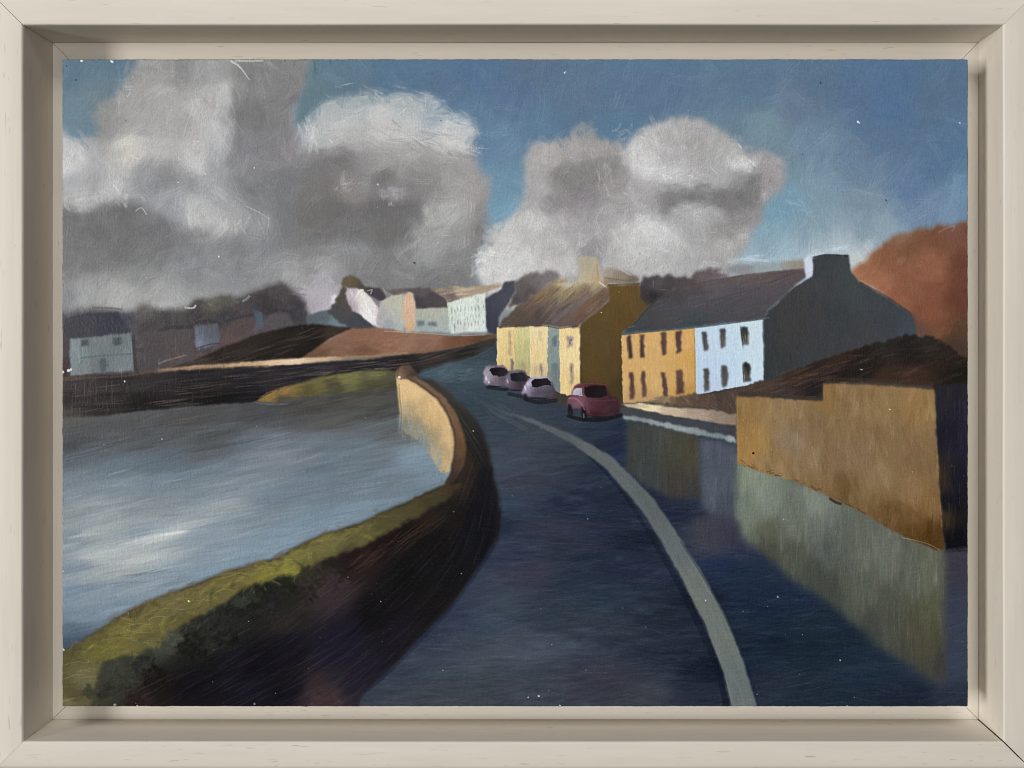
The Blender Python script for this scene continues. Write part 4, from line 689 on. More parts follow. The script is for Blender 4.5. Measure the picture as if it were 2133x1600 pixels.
c4, *_ = car_blob('painted_car', "1181,850 1182,833 1190,824 1196,806 1204,800 1236,798 1262,800 1268,812 1272,824 1287,831 1292,843 1290,858 1284,865 1240,870 1222,868 1216,857 1206,851 1196,852 1186,854", lift("1188,838,8f5d68 1205,838,9c6570 1216,848,8d5560 1236,845,5c2e3a 1275,838,482530 1285,855,40212a 1240,862,451f28 1255,845,532935 1198,808,7a3e48 1236,800,5f2b34 1260,802,4f262c", (.86, .86, .90)), 'dusty red parked car nearest the viewer', a=20)
region('windscreen', P("1218,806 1226,803 1256,803 1263,808 1266,825 1250,829 1222,829 1217,820"), "1230,812,150e11 1255,818,1d1317", parent=c4, feather=.5, warp=.6)
region('side_window', P("1195,813 1201,807 1213,808 1214,825 1204,824 1193,822"), "1202,814,aba7b6 1210,820,8c8592", parent=c4, feather=.5, warp=.6)
region('wheel', P("1183,841 1190,843 1194,862 1187,868 1182,858"), "0,0,17131a", parent=c4, feather=.6, warp=.6)
region('wheel', P("1211,847 1220,849 1224,869 1217,876 1211,866"), "0,0,17131a", parent=c4, feather=.6, warp=.6)
stroke(1216, 866, R_(85), 14, 3, hexc('9a958c'), .75); stroke(1188, 859, R_(85), 8, 2, hexc('5d5858'), .6)
line(P("1184,830 1198,830 1212,842 1218,854"), 4, 'ab737f', .5); line(P("1222,833 1250,835 1284,833"), 3, '6f3744', .5); line(P("1228,860 1260,861 1286,852"), 3, '36191f', .5); line(P("1202,801 1235,799 1262,802"), 2.5, '86434c', .6); line(P("1215,806 1217,826"), 2.5, '7d424c', .6)
for (x, y, l, w_, a, c) in ((1038, 797, 34, 8, -4, '6a606c'), (1046, 790, 20, 6, -4, '5d5460'), (1080, 805, 28, 8, -4, '453b46'), (1088, 799, 14, 6, 0, '4e444f'), (1130, 819, 44, 9, -4, '544d5b'), (1140, 810, 26, 6, -4, '645d6c'),
                      (1013, 788, 14, 4, 80, 'cfc5d6'), (1018, 796, 8, 4, 60, 'd8cfe0'), (1057, 794, 12, 4, 70, 'c5bccb'), (1094, 808, 14, 4, 75, 'ccc5da'), (1100, 800, 10, 4, 60, 'c2bcd2'), (1262, 850, 50, 10, 4, '47232c'), (1250, 862, 50, 5, 3, '381a21')):
    stroke(x, y, R_(a), l, w_, hexc(c), .6, None, .6, 0, .05, .4)
for (x, y, l, w_) in ((1030, 805, 40, 4), (1074, 813, 40, 4), (1122, 830, 56, 5), (1254, 869, 76, 5)):
    stroke(x, y, R_(4), l, w_, hexc('121116'), .8, None, .4, 0, .04, .4)
# --- sea wall cap, road side and verge on the left
DARK = P("850,786 862,782 880,792 905,796 938,822 975,858 1000,890 1016,930 1026,980 1037,1030 1042,1070 1034,1122 1010,1162 976,1210 932,1270 882,1320 834,1372 794,1412 748,1450 738,1485 110,1485 110,1370 160,1340 200,1318 240,1290 300,1258 350,1238 400,1220 480,1190 520,1178 580,1160 640,1128 690,1108 750,1090 830,1054 900,1024 930,1010 948,994 950,960 950,920 944,890 932,860 912,832 882,806")
dn = ("990,950,1a1818 980,880,2b2a28 960,840,33312e 930,815,3a3733 1000,920,201e1e 1010,1000,131316 1030,1060,121218 240,1400,3f4034 300,1380,2f302a 340,1340,4a4c40 380,1360,1e1f1a 420,1330,2a2a24 450,1300,2b2c29 500,1270,23251f 560,1260,211f1e 580,1290,2c2725 600,1230,26261f 650,1210,3a332a 700,1210,3d3132 680,1230,3b2f33 "
 "250,1440,35352c 280,1450,2e2220 330,1420,1a1614 400,1420,15131a 450,1400,17151c 540,1370,15131a 600,1350,19171f 500,1450,191820 600,1430,16151b 700,1350,1e1b29 720,1330,1d1a28 780,1280,131214 850,1200,121213 900,1130,131213 800,1130,1d1616 850,1100,181310 720,1180,241b1b 750,1160,251b19 660,1450,3b2c2e 690,1455,3f3032 "
 "720,1420,22202a 760,1400,201d29 820,1330,1b1820 900,1250,171516 960,1180,131215 1000,1100,101117 940,1050,1d1816 960,1010,2b221c 970,960,33281f 980,1060,121014 880,1070,272018 150,1440,4a4230 200,1440,3f3d2e")
dang = lambda x, y, j, i: R_(np.interp(x, [128, 500, 760, 900, 980, 1030], [-26, -28, -38, -46, -70, -84])) if y > 960 else R_(np.interp(x, [860, 930, 990, 1020], [25, 45, 62, 78]))
pid, m, f = region('painted_wall_shadow', DARK, dn, 'near black road side of the curved sea wall', feather=4, warp=1.5, eps=14,
   L=(60, 130), W=(4, 12), ang=dang, spread=.07, cov=2.8, op=.42, lum=.04, jit=.010, thick=.8)
brush(m, f, L=(50, 150), W=(1.8, 3.4), ang=dang, spread=.07, cov=.55, op=.5, lum=.06, jit=.014, thick=1.3, dry=.75, maxn=1900, shade=(.45, .03, .12))
brush(m, f, L=(30, 100), W=(1.6, 3), ang=dang, spread=.07, cov=.07, op=.4, lum=.05, jit=.014, thick=1.1, dry=.7, shade=(.9, .06, .16))
wisps(P("740,1170 780,1150 820,1130 860,1110 900,1090 760,1180"), 60, (50, 110), (1.8, 4), -34, .1, ['4a3024', '5a3d2c', '3a2620', '6a4a36'], .38, 1.2, sc=10)
line([(742, 1478), (752, 1448), (796, 1412), (838, 1372), (886, 1322), (936, 1270), (980, 1210), (1012, 1164), (1036, 1122)], 10, '1f2233', .4)
wisps(P("640,1460 670,1450 700,1458 660,1470"), 26, (16, 34), (5, 10), 10, .8, ['4d3a3e', '3f2f33', '5a444a'], .4, 1.0)
wisps(P("620,1430 700,1400 600,1460 520,1440"), 30, (60, 120), (2, 5), -30, .1, ['2c2938', '242231', '363344'], .4, 1.0, sc=20)
region('painted_wall_cap', P("848,786 866,784 892,800 926,828 950,862 966,902 972,936 966,968 950,996 932,1012 926,1008 938,984 946,952 950,920 945,890 933,858 912,830 882,805"), "860,792,6a5442 890,806,7a5f48 920,832,7d5f46 945,865,7c5c41 958,900,735439 964,935,65492f 958,970,4f3b2b 945,995,3b2f26 935,1005,3a3229 870,792,7d644c",
 'brown coping along the top of the sea wall', feather=1.8, warp=.8, L=(20, 46), W=(3, 7), ang=lambda x, y, j, i: R_(np.interp(y, [790, 830, 870, 920, 960, 1000], [32, 45, 62, 82, 100, 125])), spread=.1, cov=3, op=.45, lum=.07, jit=.02, thick=1.2)
# grass verge
VERGE = P("110,1370 160,1342 200,1318 240,1290 300,1258 350,1238 400,1220 480,1190 520,1178 580,1160 640,1128 690,1108 750,1090 830,1054 900,1024 934,1008 960,1010 930,1040 880,1070 840,1090 790,1116 740,1145 700,1160 660,1172 630,1196 600,1200 575,1200 545,1214 520,1224 500,1230 476,1250 455,1262 428,1280 400,1290 372,1310 360,1322 340,1345 310,1352 285,1366 250,1368 215,1378 206,1400 198,1440 190,1460 188,1485 110,1485")
vn = ("150,1360,5a5235 200,1350,6a6330 250,1330,6b6433 300,1290,6c6438 200,1320,5d5436 280,1270,5f5237 350,1260,67603a 400,1240,696137 450,1210,686036 420,1225,6a5c42 500,1185,6f6436 540,1170,766d37 580,1190,757032 560,1205,7a7530 620,1160,706c3a 650,1140,6c673b 700,1130,6d683c 750,1110,5f5936 800,1080,4f4a2d 850,1060,4a442b "
 "900,1030,3e3827 940,1010,3a2f22 130,1420,5a5236 170,1410,6a6348 150,1450,544b32 140,1465,6d6748 310,1330,625c38 380,1290,5f5936 450,1250,635d37 640,1180,5c5632 720,1150,4a4630 600,1190,807a34 360,1250,6d5f45 520,1165,6f6148 560,1150,6b5d47")
vang = lambda x, y, j, i: R_(-14+SWIRL[j, i]*22)
pid, m, f = region('painted_grass_verge', VERGE, lift(vn, (1.08, 1.08, .98)), 'olive green grass verge along the sea wall', feather=2.5, warp=3, fine=3.5, eps=12,
   L=(26, 60), W=(4, 10), ang=vang, spread=.25, cov=3, op=.42, lum=.07, jit=.020, thick=1.1)
gm = m
brush(m, f, L=(40, 100), W=(1.6, 3.2), ang=vang, spread=.25, cov=.16, op=.5, lum=.06, jit=.02, thick=1.6, curv=.003, dry=.6, shade=(.7, .06, .17))
wisps(P("160,1345 240,1295 300,1262 350,1242 400,1222 480,1194 520,1182 580,1164 640,1134 700,1110 780,1078"), 90, (16, 40), (3, 8), -24, .4, ['5c5038', '6a5a44', '4f4630', '75654a'], .4, 1.2, sc=5)
wisps(P("560,1205 590,1195 610,1180 560,1190"), 24, (20, 50), (2, 5), -5, .3, ['857f32', '918a3a', '7d7830'], .5, 1.5, sc=7)
for k in range(150):
    t = rng.random(); x = 140+t*640; y = np.interp(x, [140, 300, 480, 640, 780], [1375, 1300, 1215, 1150, 1098])+rng.normal(0, 16)
    stroke(x, y, R_(-22)+rng.normal(0, .5), rng.uniform(20, 48), rng.uniform(4, 10), hexc(['857c38', '7b7434', '8f8740', '5c5630', '4f4a2c', '746a3c'][rng.integers(0, 6)]), .5, gm, 1.5, rng.normal(.006, .006), .09, .65)
# ragged dark foliage under the verge
blobs = [(560, 1238, 34, '23251f'), (600, 1222, 30, '26281f'), (520, 1268, 34, '22241f'), (480, 1292, 36, '2a2b28'), (440, 1318, 40, '292a24'), (395, 1340, 36, '21221c'), (415, 1375, 36, '1c1d18'), (345, 1350, 26, '4d5044'), (362, 1330, 20, '565a4c'), (300, 1385, 30, '2f312a'), (240, 1400, 30, '45473a'), (262, 1420, 34, '3c3f34'),
         (220, 1440, 26, '37392f'), (190, 1440, 18, '4a4a38'), (655, 1205, 32, '352e28'), (700, 1215, 34, '413439'), (690, 1180, 24, '2b2a22'), (560, 1275, 30, '2e2a2a'), (590, 1290, 24, '37302e'), (640, 1240, 28, '322a2a'), (280, 1460, 24, '2f2321'), (720, 1195, 24, '31251f'), (470, 1330, 30, '20211d'), (320, 1410, 34, '1e1b17'), (640, 1195, 20, '3a3a2a'), (500, 1250, 22, '3d4036'), (530, 1240, 20, '343829')]
hm = np.zeros((NY, NX), np.float32)
for (x, y, r, c) in blobs:
    for k in range(26):
        a = rng.uniform(0, 2*math.pi); d = r*math.sqrt(rng.random())*.8
        X, Y = x+math.cos(a)*d, y+math.sin(a)*d*.8
        stroke(X, Y, a+rng.normal(0, .5), rng.uniform(12, 26), rng.uniform(5, 11), hexc(c)*.86+rng.normal(0, .016), .7, None, 1.2, 0, .05, .4)
    hm = np.maximum(hm, ((GX-x)**2+((GY-y)/.85)**2 < (r*1.05)**2).astype(np.float32))
pid = len(PARTS)+1; PARTS[pid] = ('painted_hedge', 0, 'ragged dark green foliage under the grass verge'); LAB[hm > .5] = pid
for k in range(60):
    t = rng.random(); x = 200+t*420; y = np.interp(x, [200, 300, 360, 430, 500, 560, 620], [1385, 1362, 1330, 1285, 1238, 1212, 1200])+rng.normal(0, 8)
    stroke(x, y, R_(-60)+rng.normal(0, .6), rng.uniform(10, 24), rng.uniform(2, 5), hexc(['5d6148', '6c6a38', '3a3d32', '55593f'][k % 4]), .45, None, 1.3, 0, .06, .5)
# scratched light grass lines
for (x, y, l, a, c) in ((245, 1335, 70, -8, '9c945c'), (240, 1350, 60, 4, '8a8344'), (290, 1305, 60, -6, 'a39a60'), (330, 1312, 60, 20, '8f8748'), (350, 1272, 70, -3, 'a09a68'), (420, 1255, 60, -5, '9a9258'), (470, 1232, 40, -2, 'a39a4e'), (200, 1365, 60, -10, '8b8344'), (160, 1385, 50, -10, 'b0a880'), (155, 1415, 46, -22, 'b5ad88'),
         (480, 1200, 60, -8, '9c9248'), (560, 1187, 60, -4, 'a09a50'), (590, 1175, 50, -4, '938c4c'), (690, 1128, 60, -6, '8a8450'), (650, 1150, 50, -8, '8c8648'), (790, 1080, 50, -5, '9a906a'), (330, 1290, 40, -12, 'b0a878'), (175, 1400, 30, 0, 'a89f70')):
    line([(x-l/2, y), (x, y-4+math.tan(R_(a))*l/4), (x+l/2, y+math.tan(R_(a))*l/2)], 1.5, c, .45, thick=1.6)
# --- pale and dark flecks, pinholes and chips in the paint
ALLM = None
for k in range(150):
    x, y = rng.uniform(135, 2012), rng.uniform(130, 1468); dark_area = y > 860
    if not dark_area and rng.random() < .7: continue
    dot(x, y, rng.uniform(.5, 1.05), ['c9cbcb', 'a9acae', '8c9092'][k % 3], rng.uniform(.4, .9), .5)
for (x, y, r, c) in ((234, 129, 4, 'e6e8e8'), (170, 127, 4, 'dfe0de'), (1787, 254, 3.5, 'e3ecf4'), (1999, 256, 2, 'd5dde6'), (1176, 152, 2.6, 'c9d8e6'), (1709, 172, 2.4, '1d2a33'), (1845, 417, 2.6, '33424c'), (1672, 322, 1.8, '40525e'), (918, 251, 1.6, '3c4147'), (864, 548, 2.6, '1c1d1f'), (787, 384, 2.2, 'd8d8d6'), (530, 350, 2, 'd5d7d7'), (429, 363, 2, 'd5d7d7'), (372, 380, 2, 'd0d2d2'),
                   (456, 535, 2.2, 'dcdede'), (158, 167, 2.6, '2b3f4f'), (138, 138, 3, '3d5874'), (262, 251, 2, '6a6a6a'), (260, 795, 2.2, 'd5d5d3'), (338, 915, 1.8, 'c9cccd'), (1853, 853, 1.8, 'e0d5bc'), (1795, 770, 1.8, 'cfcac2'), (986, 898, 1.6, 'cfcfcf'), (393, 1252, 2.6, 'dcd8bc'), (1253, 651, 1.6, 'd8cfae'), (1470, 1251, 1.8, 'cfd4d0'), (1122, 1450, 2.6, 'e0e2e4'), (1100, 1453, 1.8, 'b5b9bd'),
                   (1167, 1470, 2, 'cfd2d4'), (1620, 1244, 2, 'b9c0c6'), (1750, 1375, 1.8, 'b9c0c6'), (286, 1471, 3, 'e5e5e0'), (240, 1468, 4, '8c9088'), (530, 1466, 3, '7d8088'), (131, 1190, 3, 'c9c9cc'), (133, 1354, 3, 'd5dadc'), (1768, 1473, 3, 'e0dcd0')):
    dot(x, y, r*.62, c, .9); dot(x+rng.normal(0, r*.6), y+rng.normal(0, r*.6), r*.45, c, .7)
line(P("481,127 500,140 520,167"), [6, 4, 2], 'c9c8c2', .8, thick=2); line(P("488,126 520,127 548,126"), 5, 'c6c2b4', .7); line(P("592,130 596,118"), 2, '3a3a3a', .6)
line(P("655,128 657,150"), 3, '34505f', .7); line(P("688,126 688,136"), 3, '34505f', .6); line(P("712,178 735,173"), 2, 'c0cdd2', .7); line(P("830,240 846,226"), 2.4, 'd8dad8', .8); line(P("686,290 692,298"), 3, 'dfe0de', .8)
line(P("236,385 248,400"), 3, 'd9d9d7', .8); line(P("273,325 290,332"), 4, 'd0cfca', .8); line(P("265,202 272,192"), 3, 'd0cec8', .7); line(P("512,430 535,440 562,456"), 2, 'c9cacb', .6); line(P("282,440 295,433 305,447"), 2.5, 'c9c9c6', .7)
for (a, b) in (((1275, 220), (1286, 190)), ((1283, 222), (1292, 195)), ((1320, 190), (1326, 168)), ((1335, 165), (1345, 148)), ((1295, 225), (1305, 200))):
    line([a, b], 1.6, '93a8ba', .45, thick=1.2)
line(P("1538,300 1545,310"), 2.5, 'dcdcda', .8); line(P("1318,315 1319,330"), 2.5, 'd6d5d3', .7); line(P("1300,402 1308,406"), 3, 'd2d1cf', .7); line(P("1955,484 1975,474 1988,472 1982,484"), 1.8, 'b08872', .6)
# pigment darkened in a narrow band along the panel edges
e = np.minimum(np.minimum(GX-PX0, PX1-GX), np.minimum(GY-PY0, PY1-GY))
edge = np.clip(1-(e+FINEX*1.5)/5.0, 0, 1)[..., None]*0.45
BUF[:] = BUF*(1-edge)+BUF*edge*.55
# pigment balance: lights opened up, chroma held back
wid_ = [k for k in PARTS if PARTS[k][0] == 'painted_river'][0]
ns = blur(((LAB >= NON_SKY_FROM) & (LAB != wid_)).astype(np.float32), 2)
Y = (BUF*np.array([.299, .587, .114], np.float32)).sum(-1)
Y_land = np.interp(Y, [0, .1, .2, .27, .33, .4, .5, .58, .7, .78, 1], [0, .1, .2, .26, .305, .38, .50, .63, .79, .86, 1])
Y_sky = np.interp(Y, [0, .3, .4, .45, .5, .6, .7, .8, 1], [0, .31, .405, .435, .48, .59, .70, .815, 1])
Y2 = Y_land*ns+Y_sky*(1-ns)
BUF[:] *= (Y2/np.maximum(Y, 1e-3))[..., None]
BUF[:] = Y2[..., None]+(BUF-Y2[..., None])*(.86*ns+.74*(1-ns))[..., None]
for c_ in range(3):
    BUF[..., c_] += .34*(BUF[..., c_]-blur(BUF[..., c_].copy(), 1.8))+.06*(BUF[..., c_]-blur(BUF[..., c_].copy(), 9))
# weave of the fine canvas ground
thr = rng.normal(0, 1, NX).astype(np.float32)[None, :]*.5+rng.normal(0, 1, NY).astype(np.float32)[:, None]*.35
brk = noise(26, 160, 2); brk2 = noise(160, 26, 2)
wv = rng.normal(0, 1, (NY, NX)).astype(np.float32)
wv = box1(wv, 5, 0)*1.9+box1(wv[::-1, ::-1], 5, 1)*1.6
BUF[:] = BUF*(1+(wv*.007+wv*np.clip(brk, 0, 1)*.014)[..., None])+(wv*.0015)[..., None]
gr = rng.normal(0, 1, (NY, NX)).astype(np.float32); gr = gr*.5+box1(box1(gr, 1, 0), 1, 1)*1.2
BUF[:] = BUF*(1+(gr*.014)[..., None])+(gr*.003)[..., None]
BUF[:] += (noise(420, 320, 2)*.006)[..., None]
HGT[:] = np.tanh(HGT/1.1)*1.1
HGT[:] += wv*.10+gr*.06
# every bit of the film belongs to a motif: unclaimed slivers go to their neighbour
for _ in range(60):
    z = LAB == 0
    if not z.any(): break
    for ax, sh in ((0, 1), (0, -1), (1, 1), (1, -1)):
        r = np.roll(LAB, sh, ax); LAB[:] = np.where((LAB == 0) & (r > 0), r, LAB)
BUF[:] = np.clip(BUF, 0.015, 1)
# ------------------------------------------------------------------ scene
scene = bpy.context.scene
col = scene.collection
D = 0.237                 # camera to frame front (m)
FPX = 1540.0              # focal length in picture units
VX, VY = 1154.0, 720.0    # foot of the perpendicular from the camera
Z0 = 1.50
FLOOR, FACE = 0.01405, 0.0042   # depth of the tray floor and of the painted face

def px(u, v, depth):
    k = (D+depth)/FPX
    return Vector(((u-VX)*k, depth, Z0-(v-VY)*k))

def tag(o, label=None, cat=None, group=None, kind=None):
    if label: o['label'] = label
    if cat: o['category'] = cat
    if group: o['group'] = group
    if kind: o['kind'] = kind
    return o

def empty(name, loc):
    o = bpy.data.objects.new(name, None); o.location = loc; o.empty_display_size = .02
    col.objects.link(o); return o

def mesh_obj(name, verts, faces, mat, parent=None, smooth=True):
    me = bpy.data.meshes.new(name); me.from_pydata([tuple(v) for v in verts], [], faces); me.validate()
    if smooth:
        me.polygons.foreach_set('use_smooth', [True]*len(me.polygons)); me.set_sharp_from_angle(angle=math.radians(40))
    me.materials.append(mat)
    o = bpy.data.objects.new(name, me); col.objects.link(o)
    if parent: o.parent = parent
    return o

# ---- materials
def new_mat(name):
    m = bpy.data.materials.new(name); m.use_nodes = True
    nt = m.node_tree; b = nt.nodes['Principled BSDF']
    return m, nt, b
def node(nt, t, **kw):
    n = nt.nodes.new(t)
    for k, v in kw.items():
        if k in n.inputs: n.inputs[k].default_value = v
        else: setattr(n, k, v)
    return n

def wood_material():
    m, nt, b = new_mat('limed_wood'); L = nt.links.new
    tc = node(nt, 'ShaderNodeTexCoord'); oi = node(nt, 'ShaderNodeObjectInfo')
    off = node(nt, 'ShaderNodeVectorMath', operation='SCALE'); off.inputs['Scale'].default_value = 3.7
    cmb = node(nt, 'ShaderNodeCombineXYZ'); L(oi.outputs['Random'], cmb.inputs[0]); L(oi.outputs['Random'], cmb.inputs[1]); L(oi.outputs['Random'], cmb.inputs[2])
    L(cmb.outputs[0], off.inputs[0])
    add = node(nt, 'ShaderNodeVectorMath', operation='ADD'); L(tc.outputs['Object'], add.inputs[0]); L(off.outputs[0], add.inputs[1])
    def stretched(sx, s, detail, rough=.5, dist=0.0):
        mp = node(nt, 'ShaderNodeMapping'); mp.inputs['Scale'].default_value = (sx, s, s); L(add.outputs[0], mp.inputs[0])
        n = node(nt, 'ShaderNodeTexNoise'); n.inputs['Scale'].default_value = 1; n.inputs['Detail'].default_value = detail; n.inputs['Roughness'].default_value = rough; n.inputs['Distortion'].default_value = dist
        L(mp.outputs[0], n.inputs['Vector']); return n.outputs['Fac']
    pores = stretched(150, 1500, 2.0, .5, .3); grain = stretched(28, 420, 4.0, .6, .4); cloud = stretched(22, 60, 2.0)
    r1 = node(nt, 'ShaderNodeValToRGB'); r1.color_ramp.elements[0].position = .655; r1.color_ramp.elements[1].position = .74; L(pores, r1.inputs[0])
    gate = node(nt, 'ShaderNodeMapRange'); gate.inputs['From Min'].default_value = .42; gate.inputs['From Max'].default_value = .66; L(grain, gate.inputs[0])
    mul = node(nt, 'ShaderNodeMath', operation='MULTIPLY'); L(r1.outputs[0], mul.inputs[0]); L(gate.outputs[0], mul.inputs[1])
    base = node(nt, 'ShaderNodeMix', data_type='RGBA'); L(cloud, base.inputs['Factor'])
    base.inputs['A'].default_value = (0.672, 0.622, 0.545, 1); base.inputs['B'].default_value = (0.735, 0.685, 0.605, 1)
    g2 = node(nt, 'ShaderNodeMix', data_type='RGBA', blend_type='MULTIPLY'); g2.inputs['Factor'].default_value = 1
    gr = node(nt, 'ShaderNodeMapRange'); gr.inputs['From Min'].default_value = .3; gr.inputs['From Max'].default_value = .7; gr.inputs['To Min'].default_value = .965; gr.inputs['To Max'].default_value = 1.03; L(grain, gr.inputs[0])
    L(base.outputs['Result'], g2.inputs['A']); L(gr.outputs[0], g2.inputs['B'])
    dark = node(nt, 'ShaderNodeMix', data_type='RGBA'); dark.inputs['B'].default_value = (0.30, 0.26, 0.21, 1)
    sc = node(nt, 'ShaderNodeMath', operation='MULTIPLY'); sc.inputs[1].default_value = .62; L(mul.outputs[0], sc.inputs[0]); L(sc.outputs[0], dark.inputs['Factor'])
    L(g2.outputs['Result'], dark.inputs['A']); L(dark.outputs['Result'], b.inputs['Base Color'])
    b.inputs['Roughness'].default_value = .58; b.inputs['Specular IOR Level'].default_value = .3
    bp = node(nt, 'ShaderNodeBump'); bp.inputs['Strength'].default_value = .35; bp.inputs['Distance'].default_value = .00012
    sm = node(nt, 'ShaderNodeMath', operation='SUBTRACT'); L(grain, sm.inputs[0]); L(mul.outputs[0], sm.inputs[1]); L(sm.outputs[0], bp.inputs['Height']); L(bp.outputs[0], b.inputs['Normal'])
    return m

def paint_material():
    m, nt, b = new_mat('oil_paint'); L = nt.links.new
    at = node(nt, 'ShaderNodeAttribute', attribute_name='pigment')
    L(at.outputs['Color'], b.inputs['Base Color'])
    tc = node(nt, 'ShaderNodeTexCoord'); n = node(nt, 'ShaderNodeTexNoise'); n.inputs['Scale'].default_value = 160; n.inputs['Detail'].default_value = 3; L(tc.outputs['Object'], n.inputs['Vector'])
    r = node(nt, 'ShaderNodeMapRange'); r.inputs['To Min'].default_value = .34; r.inputs['To Max'].default_value = .52; L(n.outputs['Fac'], r.inputs[0]); L(r.outputs[0], b.inputs['Roughness'])
    b.inputs['Specular IOR Level'].default_value = .07
    return m

def plain(name, c, rough=.7, scale=200, var=.06):
    m, nt, b = new_mat(name); L = nt.links.new
    tc = node(nt, 'ShaderNodeTexCoord'); n = node(nt, 'ShaderNodeTexNoise'); n.inputs['Scale'].default_value = scale; n.inputs['Detail'].default_value = 4; L(tc.outputs['Object'], n.inputs['Vector'])
    mx = node(nt, 'ShaderNodeMix', data_type='RGBA'); L(n.outputs['Fac'], mx.inputs['Factor'])
    mx.inputs['A'].default_value = tuple(v*(1-var) for v in c)+(1,); mx.inputs['B'].default_value = tuple(min(1, v*(1+var)) for v in c)+(1,)
    L(mx.outputs['Result'], b.inputs['Base Color']); b.inputs['Roughness'].default_value = rough; b.inputs['Specular IOR Level'].default_value = .25
    return m

WOOD = wood_material(); PAINT = paint_material(); BOARD = plain('raw_board', (.34, .26, .18)); WALL = plain('wall_paint', (.66, .64, .60), .8, 40, .02)

# ---- tray frame: four mitred L rails
OL, OR, OT, OB = 47.0, 2090.5, 51.5, 1545.5
tl = px(OL, OT, 0); br_ = px(OR, OB, 0)
W = br_.x-tl.x; H = tl.z-br_.z
cx = (tl.x+br_.x)/2; cz = (tl.z+br_.z)/2
LIP = 0.0096
frame = empty('picture_frame', (cx, FLOOR+.0045, cz))
tag(frame, 'pale limed wood tray frame with mitred corners around the landscape painting', 'picture frame')

def arc(cx_, cy_, r, a0, a1, n):
    return [(cx_+r*math.cos(math.radians(a0+(a1-a0)*i/n)), cy_+r*math.sin(math.radians(a0+(a1-a0)*i/n))) for i in range(n+1)]
r0, r1_ = .0006, .0022
PROF = [(0, FLOOR+.0042), (0, FLOOR)] + [(0, r0+.0001)] + arc(r0, r0, r0, 180, 270, 5) + arc(LIP-r1_, r1_, r1_, 270, 360, 7) + [(LIP, FLOOR+.0042)]
LEDGE = [(-.0150, FLOOR+.0004), (-.0146, FLOOR), (-.0001, FLOOR), (-.0001, FLOOR+.0042), (-.0150, FLOOR+.0042)]

def rail(name, length, prof, gaps, parent, ang, loc, wav=0):
    """mitred bar: u along the rail, a outwards; gaps = (g0 start inner, g0 outer, g1 ...)"""
    n = len(prof); verts = []; seg = 40
    for s in range(seg+1):
        t = s/seg
        for (a, y) in prof:
            q = min(1, max(0, (a+.004)/(LIP+.004)))
            u0 = -length/2-a+gaps[0]+(gaps[1]-gaps[0])*q
            u1 = length/2+a-gaps[2]-(gaps[3]-gaps[2])*q
            verts.append((u0+(u1-u0)*t, y, a+wav*math.sin(t*9+length*50)))
    faces = [tuple(range(n))[::-1], tuple(seg*n+i for i in range(n))]
    for s in range(seg):
        for i in range(n):
            j = (i+1) % n
            faces.append((s*n+i, s*n+j, (s+1)*n+j, (s+1)*n+i))
    o = mesh_obj(name, verts, faces, WOOD, parent)
    o.matrix_world = Matrix.Translation(loc) @ Matrix.Rotation(ang, 4, 'Y')
    return o
h = .00008; hb = .00026
SIDES = [ # length, rotation, centre, gaps (at -u inner/outer, +u inner/outer)
    (W, 0.0, Vector((cx, 0, tl.z)), (h, h, h, h), 'upper rail, its inner face in shade'),
    (H, math.pi/2, Vector((br_.x, 0, cz)), (h, h, hb, hb), 'rail with the painting casting a shadow on its inner face'),
    (W, math.pi, Vector((cx, 0, br_.z)), (hb, hb, h, h), 'lower rail'),
    (H, -math.pi/2, Vector((tl.x, 0, cz)), (h, h, h, h), 'rail with dark pore flecks'),
]
bpy.context.view_layer.update()
for (ln, ang, loc, g, lb) in SIDES:
    r = rail('frame_rail', ln, PROF, g, None, ang, loc, .00006)
    l = rail('ledge', ln, LEDGE, (h, h, h, h), None, ang, loc)
    for o, p in ((r, frame), (l, r)):
        mw = o.matrix_world.copy(); o.parent = p
        bpy.context.view_layer.update()
        o.matrix_parent_inverse = p.matrix_world.inverted(); o.matrix_world = mw
# backing board closing the tray from behind
def box(name, a, b, mat, parent=None):
    (x0, y0, z0), (x1, y1, z1) = a, b
    v = [(x, y, z) for x in (x0, x1) for y in (y0, y1) for z in (z0, z1)]
    f = [(0, 1, 3, 2), (4, 6, 7, 5), (0, 4, 5, 1), (2, 3, 7, 6), (0, 2, 6, 4), (1, 5, 7, 3)]
    o = mesh_obj(name, v, f, mat, None, False)
    if parent:
        bpy.context.view_layer.update(); o.parent = parent; o.matrix_parent_inverse = parent.matrix_world.inverted()
    return o
box('backing_board', (tl.x-.006, FLOOR+.0044, br_.z-.006), (br_.x+.006, FLOOR+.0066, tl.z+.006), BOARD, frame)
# wall the picture hangs on
wall = box('wall', (-1.6, FLOOR+.0100, 0.0), (1.6, FLOOR+.11, 2.7), WALL); tag(wall, kind='structure')

# ---- the painting
a = px(PX0, PY1, FACE); b = px(PX1, PY0, FACE)
painting = empty('oil_painting', ((a.x+b.x)/2, FLOOR, a.z))
tag(painting, 'oil painting of a riverside road with a row of coloured houses, parked cars and clouds', 'painting')
ins = .0005
box('panel', (a.x+ins, FACE+.0005, a.z+ins), (b.x-ins, FLOOR-.0003, b.z-ins), BOARD, painting)
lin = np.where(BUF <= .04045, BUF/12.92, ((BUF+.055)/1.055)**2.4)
FALL = (1.07-.12*(GX-PX0)/(PX1-PX0))[..., None]     # lamp falls off to the right: pigment lightened that way to offset it
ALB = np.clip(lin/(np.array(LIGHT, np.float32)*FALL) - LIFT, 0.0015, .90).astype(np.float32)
k = (D+FACE)/FPX
hm_ = HGT-np.median(HGT)
ed = np.minimum(np.minimum(GX-PX0, gx[-1]-GX), np.minimum(GY-PY0, gy[-1]-GY))
roll = np.clip(1-ed/3.2, 0, 1)**2*.0007
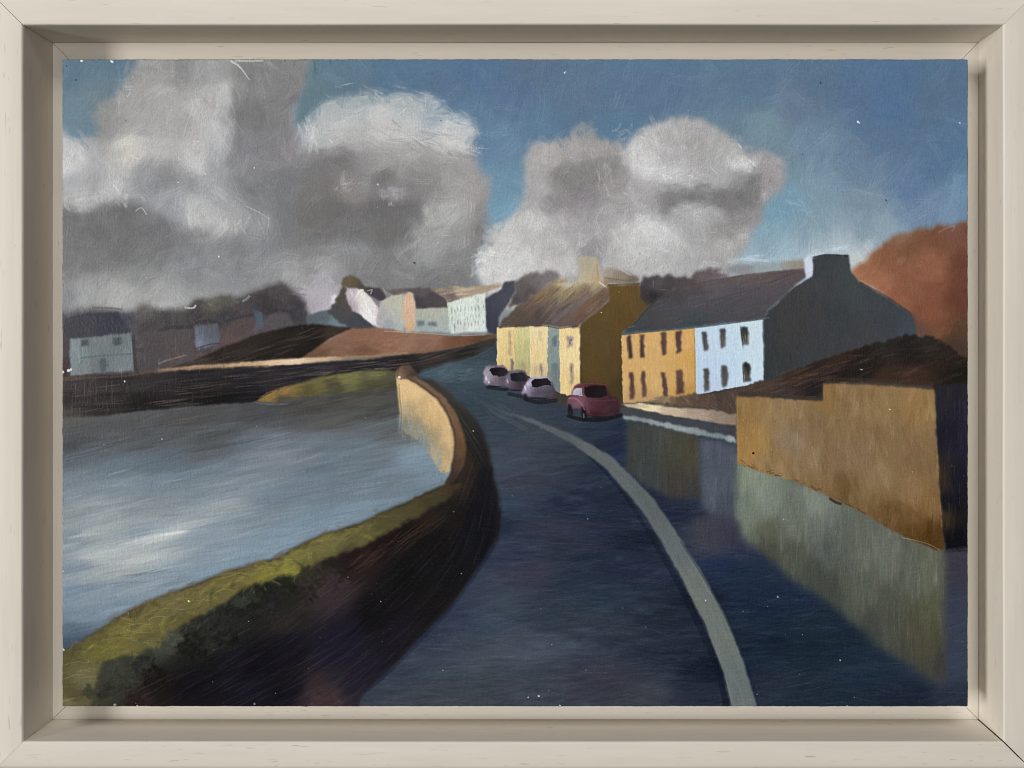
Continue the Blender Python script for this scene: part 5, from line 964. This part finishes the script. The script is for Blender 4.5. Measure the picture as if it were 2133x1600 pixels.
VXc = (GX-VX)*k; VZc = Z0-(GY-VY)*k; VYc = FACE-hm_*RELIEF+roll
# slightly out-of-square, worn outline
wob = FINEX*.28+WARPX*.4
VXc = VXc+np.where(GX < PX0+2, wob*k, 0)+np.where(GX > gx[-1]-2, wob*k, 0)
VZc = VZc+np.where(GY < PY0+2, wob*k, 0)+np.where(GY > gy[-1]-2, wob*k, 0)
POS = np.stack([VXc, VYc, VZc], -1).reshape(-1, 3).astype(np.float32)
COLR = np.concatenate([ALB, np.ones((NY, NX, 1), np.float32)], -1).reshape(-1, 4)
J, I = np.meshgrid(np.arange(NY-1), np.arange(NX-1), indexing='ij')
q0 = (J*NX+I); quads = np.stack([q0, q0+NX, q0+NX+1, q0+1], -1).reshape(-1, 4)
ql = LAB[:-1, :-1].reshape(-1).copy()
rad = 7.0     # rounded panel corners
ccx = (gx[:-1]+STEP/2)[None, :]; ccy = (gy[:-1]+STEP/2)[:, None]
dxc = np.clip(rad-np.minimum(ccx-PX0, gx[-1]-ccx), 0, None); dyc = np.clip(rad-np.minimum(ccy-PY0, gy[-1]-ccy), 0, None)
keep = (np.hypot(dxc, dyc) < rad).reshape(-1)
OBJ = {}
for pid in PARTS:
    if np.count_nonzero((ql == pid) & keep) < 6: ql[ql == pid] = PARTS[pid][1] or ql[0]
def film(name, sel, parent):
    q = quads[sel]; u, inv = np.unique(q, return_inverse=True); inv = inv.reshape(-1)
    me = bpy.data.meshes.new(name); n = len(q)
    me.vertices.add(len(u)); me.vertices.foreach_set('co', POS[u].ravel())
    me.loops.add(n*4); me.loops.foreach_set('vertex_index', inv.astype(np.int32))
    me.polygons.add(n); me.polygons.foreach_set('loop_start', np.arange(0, n*4, 4, dtype=np.int32))
    try: me.polygons.foreach_set('loop_total', np.full(n, 4, np.int32))
    except Exception: pass
    me.update(calc_edges=True)
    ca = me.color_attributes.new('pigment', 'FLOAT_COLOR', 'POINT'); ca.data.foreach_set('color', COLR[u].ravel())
    me.materials.append(PAINT)
    o = bpy.data.objects.new(name, me); col.objects.link(o)
    o.parent = parent
    return o
bpy.context.view_layer.update()
inv_p = painting.matrix_world.inverted()
for pid in sorted(PARTS, key=lambda p: (PARTS[p][1] != 0, p)):
    name, par, label = PARTS[pid]
    sel = np.flatnonzero((ql == pid) & keep)
    if len(sel) < 6: continue
    parent = OBJ.get(par, painting)
    o = film(name, sel, parent)
    if parent is painting: o.matrix_parent_inverse = inv_p
    else: o.matrix_parent_inverse = Matrix.Identity(4)
    if label: o['label'] = label
    OBJ[pid] = o
# ---- light: broad window-like lamp from the left, lamp overhead, added front fill, dim room
def area(name, loc, target, size, size_y, power, colr):
    l = bpy.data.lights.new(name, 'AREA'); l.shape = 'RECTANGLE'; l.size = size; l.size_y = size_y; l.energy = power; l.color = colr
    o = bpy.data.objects.new(name, l); o.location = loc
    o.rotation_euler = (Vector(target)-Vector(loc)).to_track_quat('-Z', 'Y').to_euler()
    col.objects.link(o); return o
area('window_light', KEY_LOC, (0, .01, Z0), KEY_SIZE[0], KEY_SIZE[1], KEY_W, (1.0, .985, .955))
area('ceiling_light', TOP_LOC, (0, .01, Z0), TOP_SIZE[0], TOP_SIZE[1], TOP_W, (1.0, .985, .955))
area('room_fill', FILL_LOC, (0, .01, Z0), FILL_SIZE[0], FILL_SIZE[1], FILL_W, (1.0, .985, .955))  # added frontal fill lamp, standing in for light from the unseen room
w = bpy.data.worlds.new('World'); scene.world = w; w.use_nodes = True
bg = w.node_tree.nodes['Background']; bg.inputs[0].default_value = (1.0, .985, .96, 1); bg.inputs[1].default_value = AMBIENT
# ---- camera
cam = bpy.data.cameras.new('Camera'); co = bpy.data.objects.new('Camera', cam); col.objects.link(co)
co.location = (0, -D, Z0); co.rotation_euler = (math.pi/2, 0, 0)
cam.sensor_fit = 'HORIZONTAL'; cam.sensor_width = 36; cam.lens = 36*FPX/2133
cam.shift_x = (1066.5-VX)/2133; cam.shift_y = -(800-VY)/2133
cam.clip_start = .01; cam.clip_end = 50
scene.camera = co
scene.render.engine = 'CYCLES'
scene.cycles.pixel_filter_type = 'BLACKMAN_HARRIS'; scene.cycles.filter_width = 1.0
vs = scene.view_settings; vs.view_transform = 'Standard'; vs.look = 'None'; vs.exposure = 0; vs.gamma = 1; vs.use_curve_mapping = False
